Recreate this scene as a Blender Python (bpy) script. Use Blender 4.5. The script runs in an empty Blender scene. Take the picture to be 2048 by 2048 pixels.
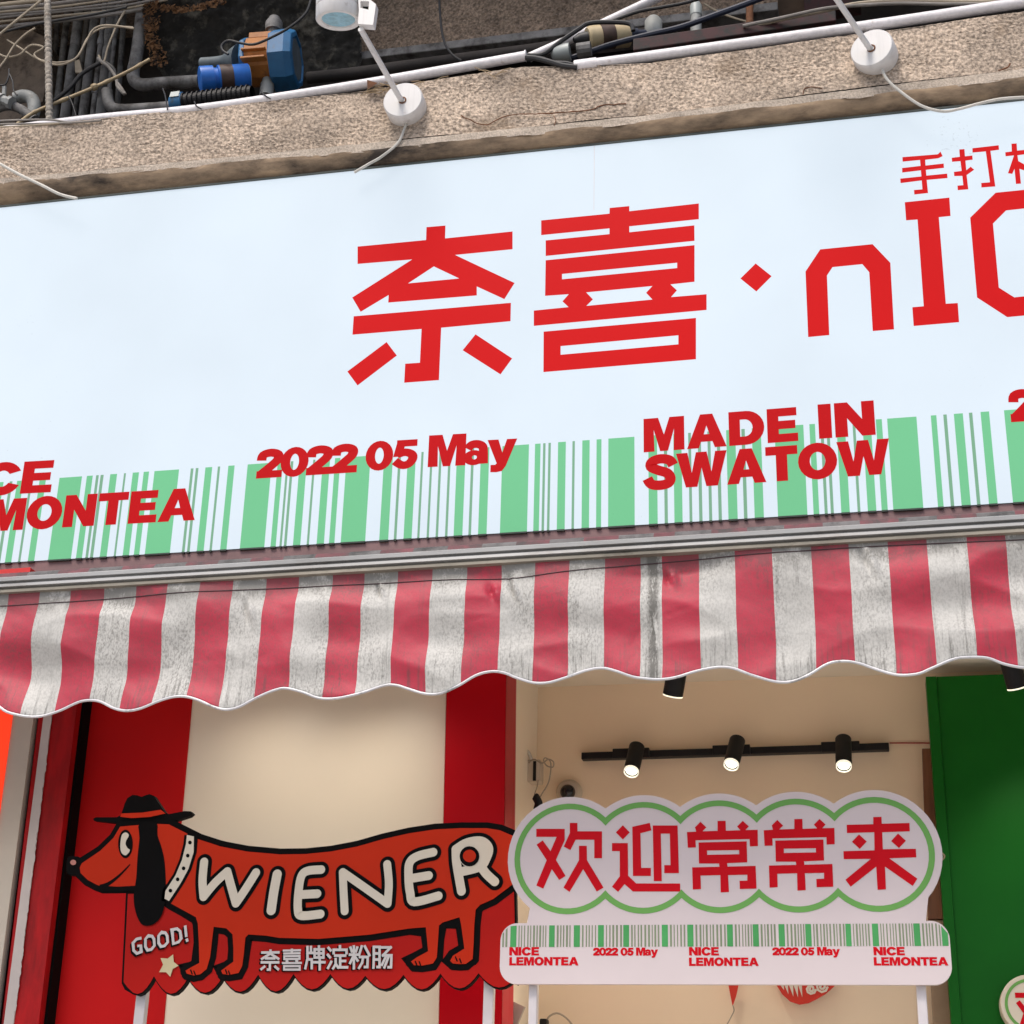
import bpy, math, random
from mathutils import Vector, Matrix, noise
from mathutils.geometry import tessellate_polygon
random.seed(7)
S = bpy.context.scene
COL = S.collection
R = math.radians

# ------------------------------------------------------------------ camera
# world: X along the shop front, Y into the shop, Z up; eye 1.6 m above the pavement
F = 3270.0                                   # focal length in photo pixels (2048 wide)
EYE = Vector((0.0, 0.0, 1.6))
xw = Vector((15624, -912, -3270)).normalized()     # world X seen in camera (x right, y down, z forward)
zw = Vector((216, -8024, 3270)).normalized()
zw = (zw - xw * zw.dot(xw)).normalized()
yw = zw.cross(xw)
cam_d = bpy.data.cameras.new('camera')
cam = bpy.data.objects.new('camera', cam_d); COL.objects.link(cam)
right = Vector((xw.x, yw.x, zw.x)); down = Vector((xw.y, yw.y, zw.y)); fwd = Vector((xw.z, yw.z, zw.z))
rot = Matrix((right, -down, -fwd)).transposed()
cam.matrix_world = Matrix.Translation(EYE) @ rot.to_4x4()
cam_d.sensor_width = 36; cam_d.sensor_fit = 'HORIZONTAL'; cam_d.lens = 36 * F / 2048
cam_d.clip_start = 0.05; cam_d.clip_end = 500
S.camera = cam

# ------------------------------------------------------------------ light: overcast daylight
W = bpy.data.worlds.new('World'); S.world = W; W.use_nodes = True
wn = W.node_tree.nodes; wl = W.node_tree.links
bg = wn['Background']
sky = wn.new('ShaderNodeTexSky'); sky.sky_type = 'NISHITA'; sky.sun_disc = False
SUN_EL, SUN_ROT = R(58), R(200)
sky.sun_elevation = SUN_EL; sky.sun_rotation = SUN_ROT
sky.air_density = 1.0; sky.dust_density = 4.0; sky.ozone_density = 1.0
wl.new(sky.outputs[0], bg.inputs[0]); bg.inputs[1].default_value = 0.14
sun_d = bpy.data.lights.new('sun', 'SUN'); sun_d.energy = 1.5; sun_d.angle = R(20); sun_d.color = (1, .95, .88)
sun = bpy.data.objects.new('sun', sun_d); COL.objects.link(sun)
sd = Vector((math.sin(SUN_ROT) * math.cos(SUN_EL), math.cos(SUN_ROT) * math.cos(SUN_EL), math.sin(SUN_EL)))
sun.rotation_euler = sd.to_track_quat('Z', 'Y').to_euler(); sun.location = sd * 20
S.view_settings.view_transform = 'Standard'; S.view_settings.look = 'None'
S.view_settings.exposure = 0.45; S.view_settings.gamma = 1.0; S.view_settings.use_curve_mapping = False

# ------------------------------------------------------------------ measuring helpers
def ray(u, v):
    a = (u - 1024) / F; b = (v - 1024) / F
    return right * a + down * b + fwd
def P(u, v, Y):                                # point of the plane Y seen at photo position (u, v)
    d = ray(u, v); return EYE + d * ((Y - EYE.y) / d.y)
def PZ(u, v, z):
    d = ray(u, v); return EYE + d * ((z - EYE.z) / d.z)
CROP = dict(z1=(0, 0, .36232), z2=(600, 0, .36232), z3=(1300, 0, .38716), z4=(660, 380, .4089), z5=(1400, 250, .3354),
            z6=(0, 850, .36232), b1=(500, 840, .41408), b2=(1200, 760, .43892), b3=(0, 1150, .36232), b4=(650, 1050, .36232),
            b5=(1300, 1050, .38716), b6=(0, 1380, .34568), c1=(120, 1560, .2588), c2=(560, 1600, .2588), c3=(980, 1340, .2588),
            c4=(1400, 1340, .33540), c5=(980, 1560, .2588), c6=(1450, 1560, .30952), px=(0, 0, 1))
def q(c, x, y):
    o = CROP[c]; return (o[0] + x * o[2], o[1] + y * o[2])
def PC(c, x, y, Y): return P(*q(c, x, y), Y)
def flat2(c, pts, Y):                          # measured outline -> (x, z) on plane Y
    r = []
    for p in pts:
        w = PC(c, p[0], p[1], Y); r.append((w.x, w.z))
    return r
def path3(c, pts, Y):
    return [PC(c, p[0], p[1], p[2] if len(p) > 2 else Y) for p in pts]
def smooth(pts, n=6, closed=False):            # Catmull-Rom
    pts = [Vector(p) for p in pts]; N = len(pts); out = []
    rng = range(N) if closed else range(N - 1)
    for i in rng:
        if closed: a, b, c, d = pts[i - 1], pts[i], pts[(i + 1) % N], pts[(i + 2) % N]
        else: a, b, c, d = pts[max(i - 1, 0)], pts[i], pts[i + 1], pts[min(i + 2, N - 1)]
        for k in range(n):
            t = k / n
            out.append(0.5 * ((2 * b) + (c - a) * t + (2 * a - 5 * b + 4 * c - d) * t * t + (3 * b - a - 3 * c + d) * t ** 3))
    if not closed: out.append(pts[-1])
    return out
def arc(cx, cy, rx, ry, a0, a1, n=14):
    return [(cx + rx * math.cos(R(a0 + (a1 - a0) * i / n)), cy + ry * math.sin(R(a0 + (a1 - a0) * i / n))) for i in range(n + 1)]

# ------------------------------------------------------------------ mesh builder
class MB:
    def __init__(s): s.v = []; s.f = []; s.m = []; s.k = 0
    def add(s, vs, fs, mi=0):
        b = len(s.v); s.v += [Vector(p) for p in vs]
        s.f += [tuple(b + i for i in f) for f in fs]; s.m += [mi] * len(fs)
    def tris(s, conts, y, mi, flip=False):
        vv = [[Vector((p[0], p[1], 0)) for p in c] for c in conts]
        t = tessellate_polygon(vv); al = [p for c in conts for p in c]; fs = []
        for a, b, c in t:
            A, B, C_ = al[a], al[b], al[c]
            cr = (B[0] - A[0]) * (C_[1] - A[1]) - (B[1] - A[1]) * (C_[0] - A[0])
            f = (a, b, c) if cr > 0 else (a, c, b)
            fs.append(f[::-1] if flip else f)
        s.add([(p[0], y, p[1]) for p in al], fs, mi)
    def flat(s, conts, y, mi=0):               # flat print facing the street
        s.k += 1; s.tris(conts, y - s.k * 1.2e-5, mi)
    def prism(s, conts, y0, y1, mi=0):
        s.tris(conts, y0, mi); s.tris(conts, y1, mi, True)
        for ci, c in enumerate(conts):
            ar = sum(c[i - 1][0] * c[i][1] - c[i][0] * c[i - 1][1] for i in range(len(c)))
            c = list(c) if (ar > 0) == (ci == 0) else list(c)[::-1]
            n = len(c); vs = [(p[0], y0, p[1]) for p in c] + [(p[0], y1, p[1]) for p in c]
            s.add(vs, [(i, i + n, (i + 1) % n + n, (i + 1) % n) for i in range(n)], mi)
    def box(s, a, b, mi=0):
        x0, y0, z0 = a; x1, y1, z1 = b
        s.add([(x0, y0, z0), (x1, y0, z0), (x1, y1, z0), (x0, y1, z0), (x0, y0, z1), (x1, y0, z1), (x1, y1, z1), (x0, y1, z1)],
              [(0, 3, 2, 1), (4, 5, 6, 7), (0, 1, 5, 4), (1, 2, 6, 5), (2, 3, 7, 6), (3, 0, 4, 7)], mi)
    def obox(s, c, ax, ay, az, mi=0):          # oriented box: centre and three half axes
        c = Vector(c); vs = []
        for k in (-1, 1):
            for (i, j) in ((-1, -1), (1, -1), (1, 1), (-1, 1)): vs.append(c + ax * i + ay * j + az * k)
        s.add(vs, [(0, 3, 2, 1), (4, 5, 6, 7), (0, 1, 5, 4), (1, 2, 6, 5), (2, 3, 7, 6), (3, 0, 4, 7)], mi)
    def tube(s, path, r, n=8, mi=0, caps=True, closed=False):
        path = [Vector(p) for p in path]; N = len(path); rr = r if isinstance(r, (list, tuple)) else [r] * N
        up = None; rings = []
        for i, p in enumerate(path):
            if closed: t = (path[(i + 1) % N] - path[i - 1]).normalized()
            else: t = (path[min(i + 1, N - 1)] - path[max(i - 1, 0)]).normalized()
            if up is None:
                up = t.cross(Vector((0, 0, 1)))
                if up.length < .1: up = t.cross(Vector((0, 1, 0)))
            up = (up - t * up.dot(t)).normalized(); bn = t.cross(up)
            rings.append([p + (up * math.cos(2 * math.pi * k / n) + bn * math.sin(2 * math.pi * k / n)) * rr[i] for k in range(n)])
        vs = [p for g in rings for p in g]; fs = []
        for i in range(N if closed else N - 1):
            a = i * n; b = ((i + 1) % N) * n
            fs += [(a + k, a + (k + 1) % n, b + (k + 1) % n, b + k) for k in range(n)]
        if caps and not closed:
            fs.append(tuple(range(n))[::-1]); fs.append(tuple((N - 1) * n + k for k in range(n)))
        s.add(vs, fs, mi)
    def lathe(s, p0, axis, prof, n=24, mi=0, spin=0.0):
        p0 = Vector(p0); a = Vector(axis).normalized(); u = a.cross(Vector((0, 0, 1)))
        if u.length < .05: u = a.cross(Vector((0, 1, 0)))
        u.normalize(); w = a.cross(u); vs = []; fs = []
        for (t, r) in prof:
            vs += [p0 + a * t + (u * math.cos(spin + 2 * math.pi * k / n) + w * math.sin(spin + 2 * math.pi * k / n)) * max(r, 1e-5) for k in range(n)]
        for i in range(len(prof) - 1):
            fs += [(i * n + k, i * n + (k + 1) % n, (i + 1) * n + (k + 1) % n, (i + 1) * n + k) for k in range(n)]
        s.add(vs, fs, mi)
    def strip(s, pts, w, y, mi=0, cap=True):   # painted line of width w along (x, z) points
        s.k += 1; yy = y - s.k * 1.2e-5
        pts = [Vector((p[0], p[1])) for p in pts]; N = len(pts); L = []; Q = []
        ww = w if isinstance(w, (list, tuple)) else [w] * N
        for i, p in enumerate(pts):
            t = (pts[min(i + 1, N - 1)] - pts[max(i - 1, 0)])
            if t.length < 1e-9: t = Vector((1, 0))
            t.normalize(); k_ = 1.0
            if 0 < i < N - 1 and (p - pts[i - 1]).length > 1e-9: k_ = 1 / max(.55, t.dot((p - pts[i - 1]).normalized()))
            nn = Vector((-t.y, t.x)) * ww[i] / 2 * k_
            L.append(p + nn); Q.append(p - nn)
        vs = [(p.x, yy, p.y) for p in L] + [(p.x, yy, p.y) for p in Q]
        s.add(vs, [(i, N + i, N + i + 1, i + 1) for i in range(N - 1)], mi)
        if cap:
            for e, wv in ((pts[0], ww[0]), (pts[-1], ww[-1])): s.flat([arc(e.x, e.y, wv / 2, wv / 2, 0, 345, 23)], y, mi)
    def seg(s, pts, w, y, mi=0):               # straight strokes with square corners
        pts = [Vector((p[0], p[1])) for p in pts]
        for a, b in zip(pts, pts[1:]):
            d = (b - a); d.normalize(); n = Vector((-d.y, d.x)) * w / 2; a2 = a - d * w / 2; b2 = b + d * w / 2
            s.flat([[tuple(a2 - n), tuple(b2 - n), tuple(b2 + n), tuple(a2 + n)]], y, mi)
    def build(s, name, mats, parent=None, sm=False, bev=0, origin=None):
        me = bpy.data.meshes.new(name); o = bpy.data.objects.new(name, me); COL.objects.link(o)
        if parent is not None:
            loc = Vector(parent['org']); o.parent = parent; o['org'] = loc
        else:
            if origin is None:
                xs = [p.x for p in s.v]; ys = [p.y for p in s.v]; zs = [p.z for p in s.v]
                origin = ((min(xs) + max(xs)) / 2, (min(ys) + max(ys)) / 2, min(zs))
            loc = Vector(origin); o.location = loc; o['org'] = loc
        me.from_pydata([tuple(p - loc) for p in s.v], [], s.f)
        for m in (mats if isinstance(mats, (list, tuple)) else [mats]): me.materials.append(m)
        me.polygons.foreach_set('material_index', s.m)
        if sm:
            me.polygons.foreach_set('use_smooth', [True] * len(s.f)); me.set_sharp_from_angle(angle=R(40))
        me.update()
        if bev:
            b = o.modifiers.new('bevel', 'BEVEL'); b.width = bev; b.segments = 2; b.limit_method = 'ANGLE'; b.angle_limit = R(50)
        return o
def tag(o, label, cat, group=None, kind=None):
    o['label'] = label; o['category'] = cat
    if group: o['group'] = group
    return o
def thing(name, loc, label, cat, group=None):
    o = bpy.data.objects.new(name, None); COL.objects.link(o); o.location = loc; o['org'] = Vector(loc)
    o.empty_display_size = .05
    return tag(o, label, cat, group)
def struct(o): o['kind'] = 'structure'; return o

# ------------------------------------------------------------------ materials
def mat(name, col, rough=.6, metal=0.0, var=.12, vs=6.0, col2=None, c2=(.5, .7), c2s=4.0, bump=0.0, bs=80.0, emit=None, es=1.0,
        streak=0.0, aniso=(1, 1, 1), spec=.5, fine=0.0, coat=0.0):
    m = bpy.data.materials.new(name); m.use_nodes = True; t = m.node_tree; N = t.nodes; L = t.links
    b = N['Principled BSDF']; b.inputs['Roughness'].default_value = rough; b.inputs['Metallic'].default_value = metal
    b.inputs['Specular IOR Level'].default_value = spec; b.inputs['Coat Weight'].default_value = coat
    geo = N.new('ShaderNodeNewGeometry'); mp = N.new('ShaderNodeMapping'); mp.inputs['Scale'].default_value = aniso
    L.new(geo.outputs['Position'], mp.inputs[0])
    def nz(scale, det=5, rg=.6):
        n = N.new('ShaderNodeTexNoise'); n.inputs['Scale'].default_value = scale; n.inputs['Detail'].default_value = det
        n.inputs['Roughness'].default_value = rg; L.new(mp.outputs[0], n.inputs['Vector']); return n
    def ramp(src, a, bb, lo=(0, 0, 0, 1), hi=(1, 1, 1, 1)):
        r = N.new('ShaderNodeValToRGB'); r.color_ramp.elements[0].position = a; r.color_ramp.elements[1].position = bb
        r.color_ramp.elements[0].color = lo; r.color_ramp.elements[1].color = hi; L.new(src, r.inputs[0]); return r
    def mix(fac, A, B, mode='MIX'):
        x = N.new('ShaderNodeMix'); x.data_type = 'RGBA'; x.blend_type = mode
        if isinstance(fac, float): x.inputs[0].default_value = fac
        else: L.new(fac, x.inputs[0])
        for s_, i in ((A, 6), (B, 7)):
            if isinstance(s_, tuple): x.inputs[i].default_value = (*s_[:3], 1)
            else: L.new(s_, x.inputs[i])
        return x.outputs[2]
    c = tuple(col)
    n1 = nz(vs); lo = max(0, 1 - var); hi = 1 + var
    r1 = ramp(n1.outputs[0], .3, .7, (lo, lo, lo, 1), (hi, hi, hi, 1))
    out = mix(1.0, c, r1.outputs[0], 'MULTIPLY')
    if fine:
        n3 = nz(bs * 1.0, 3); r3 = ramp(n3.outputs[0], .35, .68, (1 - fine,) * 3 + (1,), (1 + fine * .5,) * 3 + (1,))
        out = mix(1.0, out, r3.outputs[0], 'MULTIPLY')
    if col2:
        n2 = nz(c2s, 8, .68); r2 = ramp(n2.outputs[0], c2[0], c2[1]); out = mix(r2.outputs[0], out, tuple(col2))
    if streak:
        ms = N.new('ShaderNodeMapping'); ms.inputs['Scale'].default_value = (60, 60, 3); L.new(geo.outputs['Position'], ms.inputs[0])
        n4 = N.new('ShaderNodeTexNoise'); n4.inputs['Scale'].default_value = 1; n4.inputs['Detail'].default_value = 4; L.new(ms.outputs[0], n4.inputs['Vector'])
        r4 = ramp(n4.outputs[0], .5, .75); mm = N.new('ShaderNodeMath'); mm.operation = 'MULTIPLY'; mm.inputs[1].default_value = streak
        L.new(r4.outputs[0], mm.inputs[0]); out = mix(mm.outputs[0], out, (.06, .055, .05))
    L.new(out, b.inputs['Base Color'])
    if bump:
        nb = nz(bs, 4); bp = N.new('ShaderNodeBump'); bp.inputs['Strength'].default_value = bump; bp.inputs['Distance'].default_value = .004
        L.new(nb.outputs[0], bp.inputs['Height']); L.new(bp.outputs[0], b.inputs['Normal'])
    if emit:
        b.inputs['Emission Strength'].default_value = es
        b.inputs['Emission Color'].default_value = (*emit, 1)
    m['n'] = 1
    return m
M = {}
# backlit face: film colour lit from behind by slightly uneven LED modules
def backlit(name, col, k=.62, base=.25):
    m = mat(name, tuple(c * base for c in col), .5, var=.02, spec=.08)
    t = m.node_tree; N = t.nodes; L = t.links; b = N['Principled BSDF']
    g = N.new('ShaderNodeNewGeometry'); n = N.new('ShaderNodeTexNoise'); n.inputs['Scale'].default_value = 2.2; n.inputs['Detail'].default_value = 2
    L.new(g.outputs['Position'], n.inputs['Vector']); r = N.new('ShaderNodeMapRange')
    r.inputs[1].default_value = .3; r.inputs[2].default_value = .7; r.inputs[3].default_value = k * .96; r.inputs[4].default_value = k * 1.04
    L.new(n.outputs[0], r.inputs[0]); L.new(r.outputs[0], b.inputs['Emission Strength'])
    n5 = N.new('ShaderNodeTexNoise'); n5.inputs['Scale'].default_value = 95; n5.inputs['Detail'].default_value = 3; L.new(g.outputs['Position'], n5.inputs['Vector'])
    n6 = N.new('ShaderNodeTexNoise'); n6.inputs['Scale'].default_value = 1.6; L.new(g.outputs['Position'], n6.inputs['Vector'])
    ad = N.new('ShaderNodeMath'); ad.operation = 'ADD'; L.new(n5.outputs[0], ad.inputs[0]); L.new(n6.outputs[0], ad.inputs[1])
    sp = N.new('ShaderNodeMapRange'); sp.inputs[1].default_value = 1.36; sp.inputs[2].default_value = 1.40; sp.inputs[3].default_value = 1; sp.inputs[4].default_value = .82; L.new(ad.outputs[0], sp.inputs[0])
    mu = N.new('ShaderNodeMath'); mu.operation = 'MULTIPLY'; L.new(r.outputs[0], mu.inputs[0]); L.new(sp.outputs[0], mu.inputs[1]); L.new(mu.outputs[0], b.inputs['Emission Strength'])
    b.inputs['Emission Color'].default_value = (*col, 1); return m
M['face'] = backlit('sign_white_film', (.80, .905, 1.0), .54, .2)
M['sred'] = backlit('sign_red_film', (.80, .006, .008), .37, .3)
M['sred2'] = backlit('sign_crimson_film', (.70, .004, .008), .34, .3)
M['sgreen'] = backlit('sign_green_film', (.20, .62, .32), .50)
M['sthin'] = backlit('sign_thin_green_film', (.23, .46, .30), .5)
M['dark'] = mat('dark_film_edge', (.02, .03, .025), .6)
M['alu'] = mat('dull_aluminium', (.33, .33, .325), .5, .4, .2, 5, col2=(.20, .18, .16), c2=(.55, .75), c2s=6, aniso=(.35, 1, 1))
M['alud'] = mat('grimy_aluminium', (.27, .245, .20), .6, .25, .3, 8, col2=(.07, .06, .045), c2=(.5, .7), c2s=9, aniso=(.5, 1, 1))
M['maroon'] = mat('maroon_board', (.20, .115, .115), .7, var=.2, vs=6, col2=(.09, .06, .06), c2=(.55, .8), c2s=8)
M['pvc'] = mat('white_pvc', (.74, .71, .72), .4, var=.06, fine=.12, bs=60, col2=(.42, .37, .33), c2=(.62, .8), c2s=24)
M['lampw'] = mat('white_lamp_paint', (.70, .69, .68), .4, var=.05, col2=(.36, .31, .27), c2=(.6, .78), c2s=18, streak=.15)
M['rust'] = mat('rust', (.16, .065, .028), .9, var=.4, vs=40, bump=.4, bs=150)
M['lens'] = mat('lamp_glass', (.24, .48, .60), .08, var=.25, vs=60, spec=.8)
M['black'] = mat('black_plastic', (.009, .009, .010), .5, spec=.25)
M['cable'] = mat('black_cable', (.018, .018, .02), .55)
M['navy'] = mat('navy_cable', (.012, .018, .04), .5)
M['beige'] = mat('beige_cable', (.36, .30, .22), .7, var=.2, vs=20)
M['cream_cable'] = mat('pale_cable', (.55, .53, .48), .6, var=.15, vs=20)
M['greycable'] = mat('grey_cable', (.22, .20, .18), .7, var=.25, vs=20)
M['pipeg'] = mat('grey_pipe', (.19, .185, .18), .7, var=.3, vs=12, col2=(.04, .035, .03), c2=(.45, .65), c2s=14)
M['pipel'] = mat('light_grey_pipe', (.30, .31, .30), .6, var=.2, vs=12, col2=(.10, .09, .08), c2=(.55, .7), c2s=18)
M['bamboo'] = mat('bamboo', (.36, .27, .15), .6, var=.25, vs=30)
M['rebar'] = mat('limed_iron_post', (.36, .32, .27), .9, var=.35, vs=60, bump=.8, bs=120, col2=(.14, .09, .06), c2=(.55, .7), c2s=40)
M['pblue'] = mat('pump_blue', (.018, .125, .28), .45, var=.2, vs=15, col2=(.06, .08, .09), c2=(.58, .75), c2s=25)
M['pbright'] = mat('bright_blue_plastic', (.012, .13, .50), .4, var=.15, vs=20)
M['porange'] = mat('pump_orange', (.37, .135, .025), .55, var=.25, vs=18, col2=(.10, .05, .02), c2=(.55, .75), c2s=20)
M['ptape'] = mat('brown_tape', (.06, .032, .022), .5, var=.3, vs=40)
M['pbeige'] = mat('yellowed_plastic', (.50, .40, .24), .45, var=.15, vs=20)
M['pgrey'] = mat('pump_grey_iron', (.10, .125, .14), .6, var=.25, vs=20)
M['tealgrey'] = mat('grey_green_cap', (.33, .36, .35), .45, var=.1)
M['mould'] = mat('black_mould_stain', (.014, .013, .011), .95, var=.5, vs=14, col2=(.13, .12, .095), c2=(.52, .74), c2s=13, bump=.6, bs=60)
M['crust'] = mat('rusty_crust', (.28, .14, .06), .95, var=.6, vs=50, bump=1, bs=120, col2=(.03, .02, .015), c2=(.45, .6), c2s=50)
M['darkwall'] = mat('shade_dark_wall', (.035, .03, .028), .95, var=.5, vs=6, bump=.5, bs=40)  # dark base colour carries the shade of the recess
M['pinkwall'] = mat('old_pink_plaster', (.20, .155, .12), .95, var=.3, vs=12, bump=.7, bs=60, col2=(.07, .055, .045), c2=(.5, .65), c2s=14)
M['brownboard'] = mat('brown_board', (.13, .085, .055), .85, var=.3, vs=10)
M['redbeam'] = mat('dark_red_beam', (.05, .014, .014), .7, var=.4, vs=12, col2=(.02, .016, .014), c2=(.45, .6), c2s=18)
def concrete(name, col, dark, amt):
    m = mat(name, col, .92, var=.30, vs=4.0, fine=amt, bs=110, bump=.6, col2=dark, c2=(.56, .78), c2s=5)
    return m
M['band'] = concrete('roughcast_concrete', (.49, .392, .305), (.22, .15, .09), .6)
M['strip'] = mat('sandy_plaster', (.52, .44, .36), .95, var=.15, vs=5, fine=.3, bs=160, bump=.5)
M['mould2'] = mat('stained_moulding', (.40, .29, .19), .9, var=.4, vs=7, col2=(.05, .038, .03), c2=(.42, .63), c2s=5, bump=.5, bs=50, aniso=(.55, 1, 1.6))
M['roughwall'] = concrete('brown_roughcast_wall', (.27, .20, .145), (.08, .06, .045), .6)
M['cream'] = mat('cream_wall_paint', (.84, .735, .585), .35, var=.03, vs=1.5, spec=.3, col2=(.5, .40, .30), c2=(.74, .78), c2s=9)
M['back'] = mat('tan_wall_paint', (.86, .70, .50), .6, var=.03, vs=2, spec=.1, col2=(.35, .25, .16), c2=(.735, .77), c2s=8)
M['ceil'] = mat('ceiling_paint', (.80, .72, .58), .8, var=.03)
M['red'] = mat('red_gloss_paint', (.52, .009, .010), .4, var=.07, vs=2, spec=.08)
M['red2'] = mat('deep_red_gloss_paint', (.46, .002, .008), .4, var=.05, vs=2, spec=.1)
M['redret'] = mat('pale_red_edge', (.42, .035, .04), .5, var=.1, spec=.15)
M['wornred'] = mat('worn_red_paint', (.40, .008, .010), .4, spec=.18, var=.3, vs=8, col2=(.045, .008, .008), c2=(.48, .72), c2s=3.5, aniso=(1.5, 1, .35))
M['frost'] = mat('painted_white_strip', (.52, .46, .43), .6, var=.1)
M['creampost'] = mat('cream_post_paint', (.52, .46, .38), .6, var=.06, vs=4)
M['green'] = mat('green_gloss_paint', (.008, .115, .012), .4, var=.10, vs=2, spec=.1)
M['wood'] = mat('red_brown_wood', (.20, .075, .03), .55, var=.3, vs=10, aniso=(6, 6, .6))
M['woodl'] = mat('tan_wood', (.30, .20, .12), .6, var=.2, vs=10)
M['boardw'] = mat('lilac_white_board', (.66, .575, .575), .4, var=.02, spec=.06)
M['boardg'] = mat('board_green', (.16, .38, .10), .45, var=.05, spec=.06)
M['boardbar'] = mat('board_barcode_green', (.08, .34, .11), .45, spec=.06)
M['boardbar2'] = mat('board_barcode_grey', (.22, .27, .17), .5, spec=.06)
M['boardr'] = mat('board_red', (.58, .006, .014), .4, var=.04, spec=.06)
M['postw'] = mat('white_sign_post', (.60, .56, .57), .4)
M['ink'] = mat('black_print', (.006, .0055, .0055), .5, spec=.03)
M['dogo'] = mat('orange_red_print', (.53, .030, .009), .38, var=.06, vs=3, spec=.06)
M['dogr'] = mat('dark_red_print', (.43, .013, .010), .38, var=.06, vs=3, spec=.06)
M['dogc'] = mat('cream_print', (.70, .63, .51), .4, var=.03, spec=.06)
M['dogy'] = mat('pale_yellow_print', (.58, .50, .30), .4, spec=.06)
M['dogp'] = mat('pink_print', (.50, .22, .18), .4, spec=.06)
M['whitep'] = mat('white_print', (.62, .58, .56), .4, spec=.06)
M['lit'] = mat('lit_led_lens', (.9, .9, .85), .3, emit=(1, .97, .86), es=2.2)
M['litrim'] = mat('lit_acrylic_rim', (.8, .8, .7), .3, emit=(1, .93, .74), es=.62)
M['litred'] = mat('lit_red_lightbox', (.6, .05, .02), .4, emit=(1, .045, .012), es=.62, spec=.1)
M['redstrip'] = mat('red_sign_strip', (.62, .02, .015), .4)
M['paper'] = mat('red_paper_cut', (.58, .03, .012), .7, var=.1)
M['greybox'] = mat('grey_plate', (.42, .39, .33), .5)
M['whitebox'] = mat('aged_white_plastic', (.55, .47, .37), .5, var=.08)
M['asphalt'] = mat('asphalt', (.05, .05, .05), .9, var=.2, bump=.4)
M['paving'] = mat('paving_concrete', (.44, .42, .39), .9, var=.15)
M['piping'] = mat('pale_vinyl_piping', (.56, .56, .58), .35, var=.12, vs=10, col2=(.2, .2, .2), c2=(.54, .7), c2s=20)
M['thread'] = mat('dark_cord', (.05, .025, .03), .8)
M['straw'] = mat('dry_straw', (.34, .25, .15), .8)

# ------------------------------------------------------------------ lettering (heavy grotesque capitals drawn as outlines)
def gl(ch):
    E = lambda cx, cy, rx, ry, a0=0, a1=345, n=23: arc(cx, cy, rx, ry, a0, a1, n)
    if ch == 'I': return .26, [[[(0, 0), (.26, 0), (.26, 1), (0, 1)]]], []
    if ch == 'L': return .70, [[[(0, 0), (.7, 0), (.7, .22), (.26, .22), (.26, 1), (0, 1)]]], []
    if ch == 'E': return .76, [[[(0, 0), (.76, 0), (.76, .21), (.26, .21), (.26, .40), (.70, .40), (.70, .61), (.26, .61), (.26, .79), (.74, .79), (.74, 1), (0, 1)]]], []
    if ch == 'T': return .82, [[[(.28, 0), (.54, 0), (.54, .78), (.82, .78), (.82, 1), (0, 1), (0, .78), (.28, .78)]]], []
    if ch == 'N': return .88, [[[(0, 0), (.25, 0), (.25, .6), (.61, 0), (.88, 0), (.88, 1), (.63, 1), (.63, .42), (.27, 1), (0, 1)]]], []
    if ch == 'M': return 1.06, [[[(0, 0), (.25, 0), (.25, .68), (.44, 0), (.62, 0), (.81, .68), (.81, 0), (1.06, 0), (1.06, 1), (.70, 1), (.53, .42), (.36, 1), (0, 1)]]], []
    if ch == 'W': return 1.34, [[[(.25, 0), (.53, 0), (.67, .6), (.81, 0), (1.09, 0), (1.34, 1), (1.07, 1), (.94, .36), (.80, 1), (.54, 1), (.40, .36), (.27, 1), (0, 1)]]], []
    if ch == 'A': return 1.0, [[[(0, 0), (.27, 0), (.33, .19), (.67, .19), (.73, 0), (1, 0), (.65, 1), (.35, 1)], [(.5, .72), (.40, .38), (.6, .38)]]], []
    if ch == 'D': return .9, [[[(0, 0), (.44, 0)] + E(.44, .5, .46, .5, -90, 90, 14)[1:-1] + [(.44, 1), (0, 1)], [(.26, .22), (.26, .78), (.40, .78)] + E(.40, .5, .23, .28, 90, -90, 12)[1:-1] + [(.40, .22)]]], []
    if ch == 'O': return 1.0, [[E(.5, .5, .5, .525), E(.5, .5, .225, .29)]], []
    if ch == '0': return .80, [[E(.4, .5, .40, .52), E(.4, .5, .15, .31)]], []
    if ch == 'C': return .93, [[E(.49, .5, .49, .525, 28, 332, 26) + E(.49, .5, .225, .285, 324, 36, 22)]], []
    if ch == 'S': return .86, [], [([(.80, .68), (.70, .84), (.45, .90), (.22, .83), (.18, .68), (.38, .56), (.62, .46), (.72, .30), (.66, .15), (.43, .10), (.19, .15), (.08, .33)], .245, 0)]
    if ch == '2': return .78, [[[(.03, 0), (.76, 0), (.76, .22), (.03, .22)]]], [([(.13, .62), (.17, .82), (.4, .89), (.62, .81), (.62, .62), (.45, .42), (.15, .13)], .25, 0)]
    if ch == '5': return .78, [[[(.16, .80), (.74, .80), (.74, 1), (.16, 1)], ], [[(.07, .44), (.30, .44), (.38, .9), (.16, .9)]]], [([(.16, .50), (.40, .57), (.61, .48), (.64, .32), (.52, .14), (.32, .11), (.10, .27)], .235, 0)]
    if ch == 'a': return .72, [[E(.28, .21, .28, .225), E(.30, .22, .09, .085)]], [([(.10, .50), (.20, .63), (.38, .65), (.53, .56), (.56, .36), (.57, .0)], .22, 0)]
    if ch == 'y': return .80, [[[(0, .74), (.27, .74), (.41, .26), (.55, .74), (.80, .74), (.50, -.1), (.40, -.25), (.25, -.28), (.10, -.27), (.10, -.08), (.22, -.08), (.28, -.02)][::-1]]], []
    return .30, [], []
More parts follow.
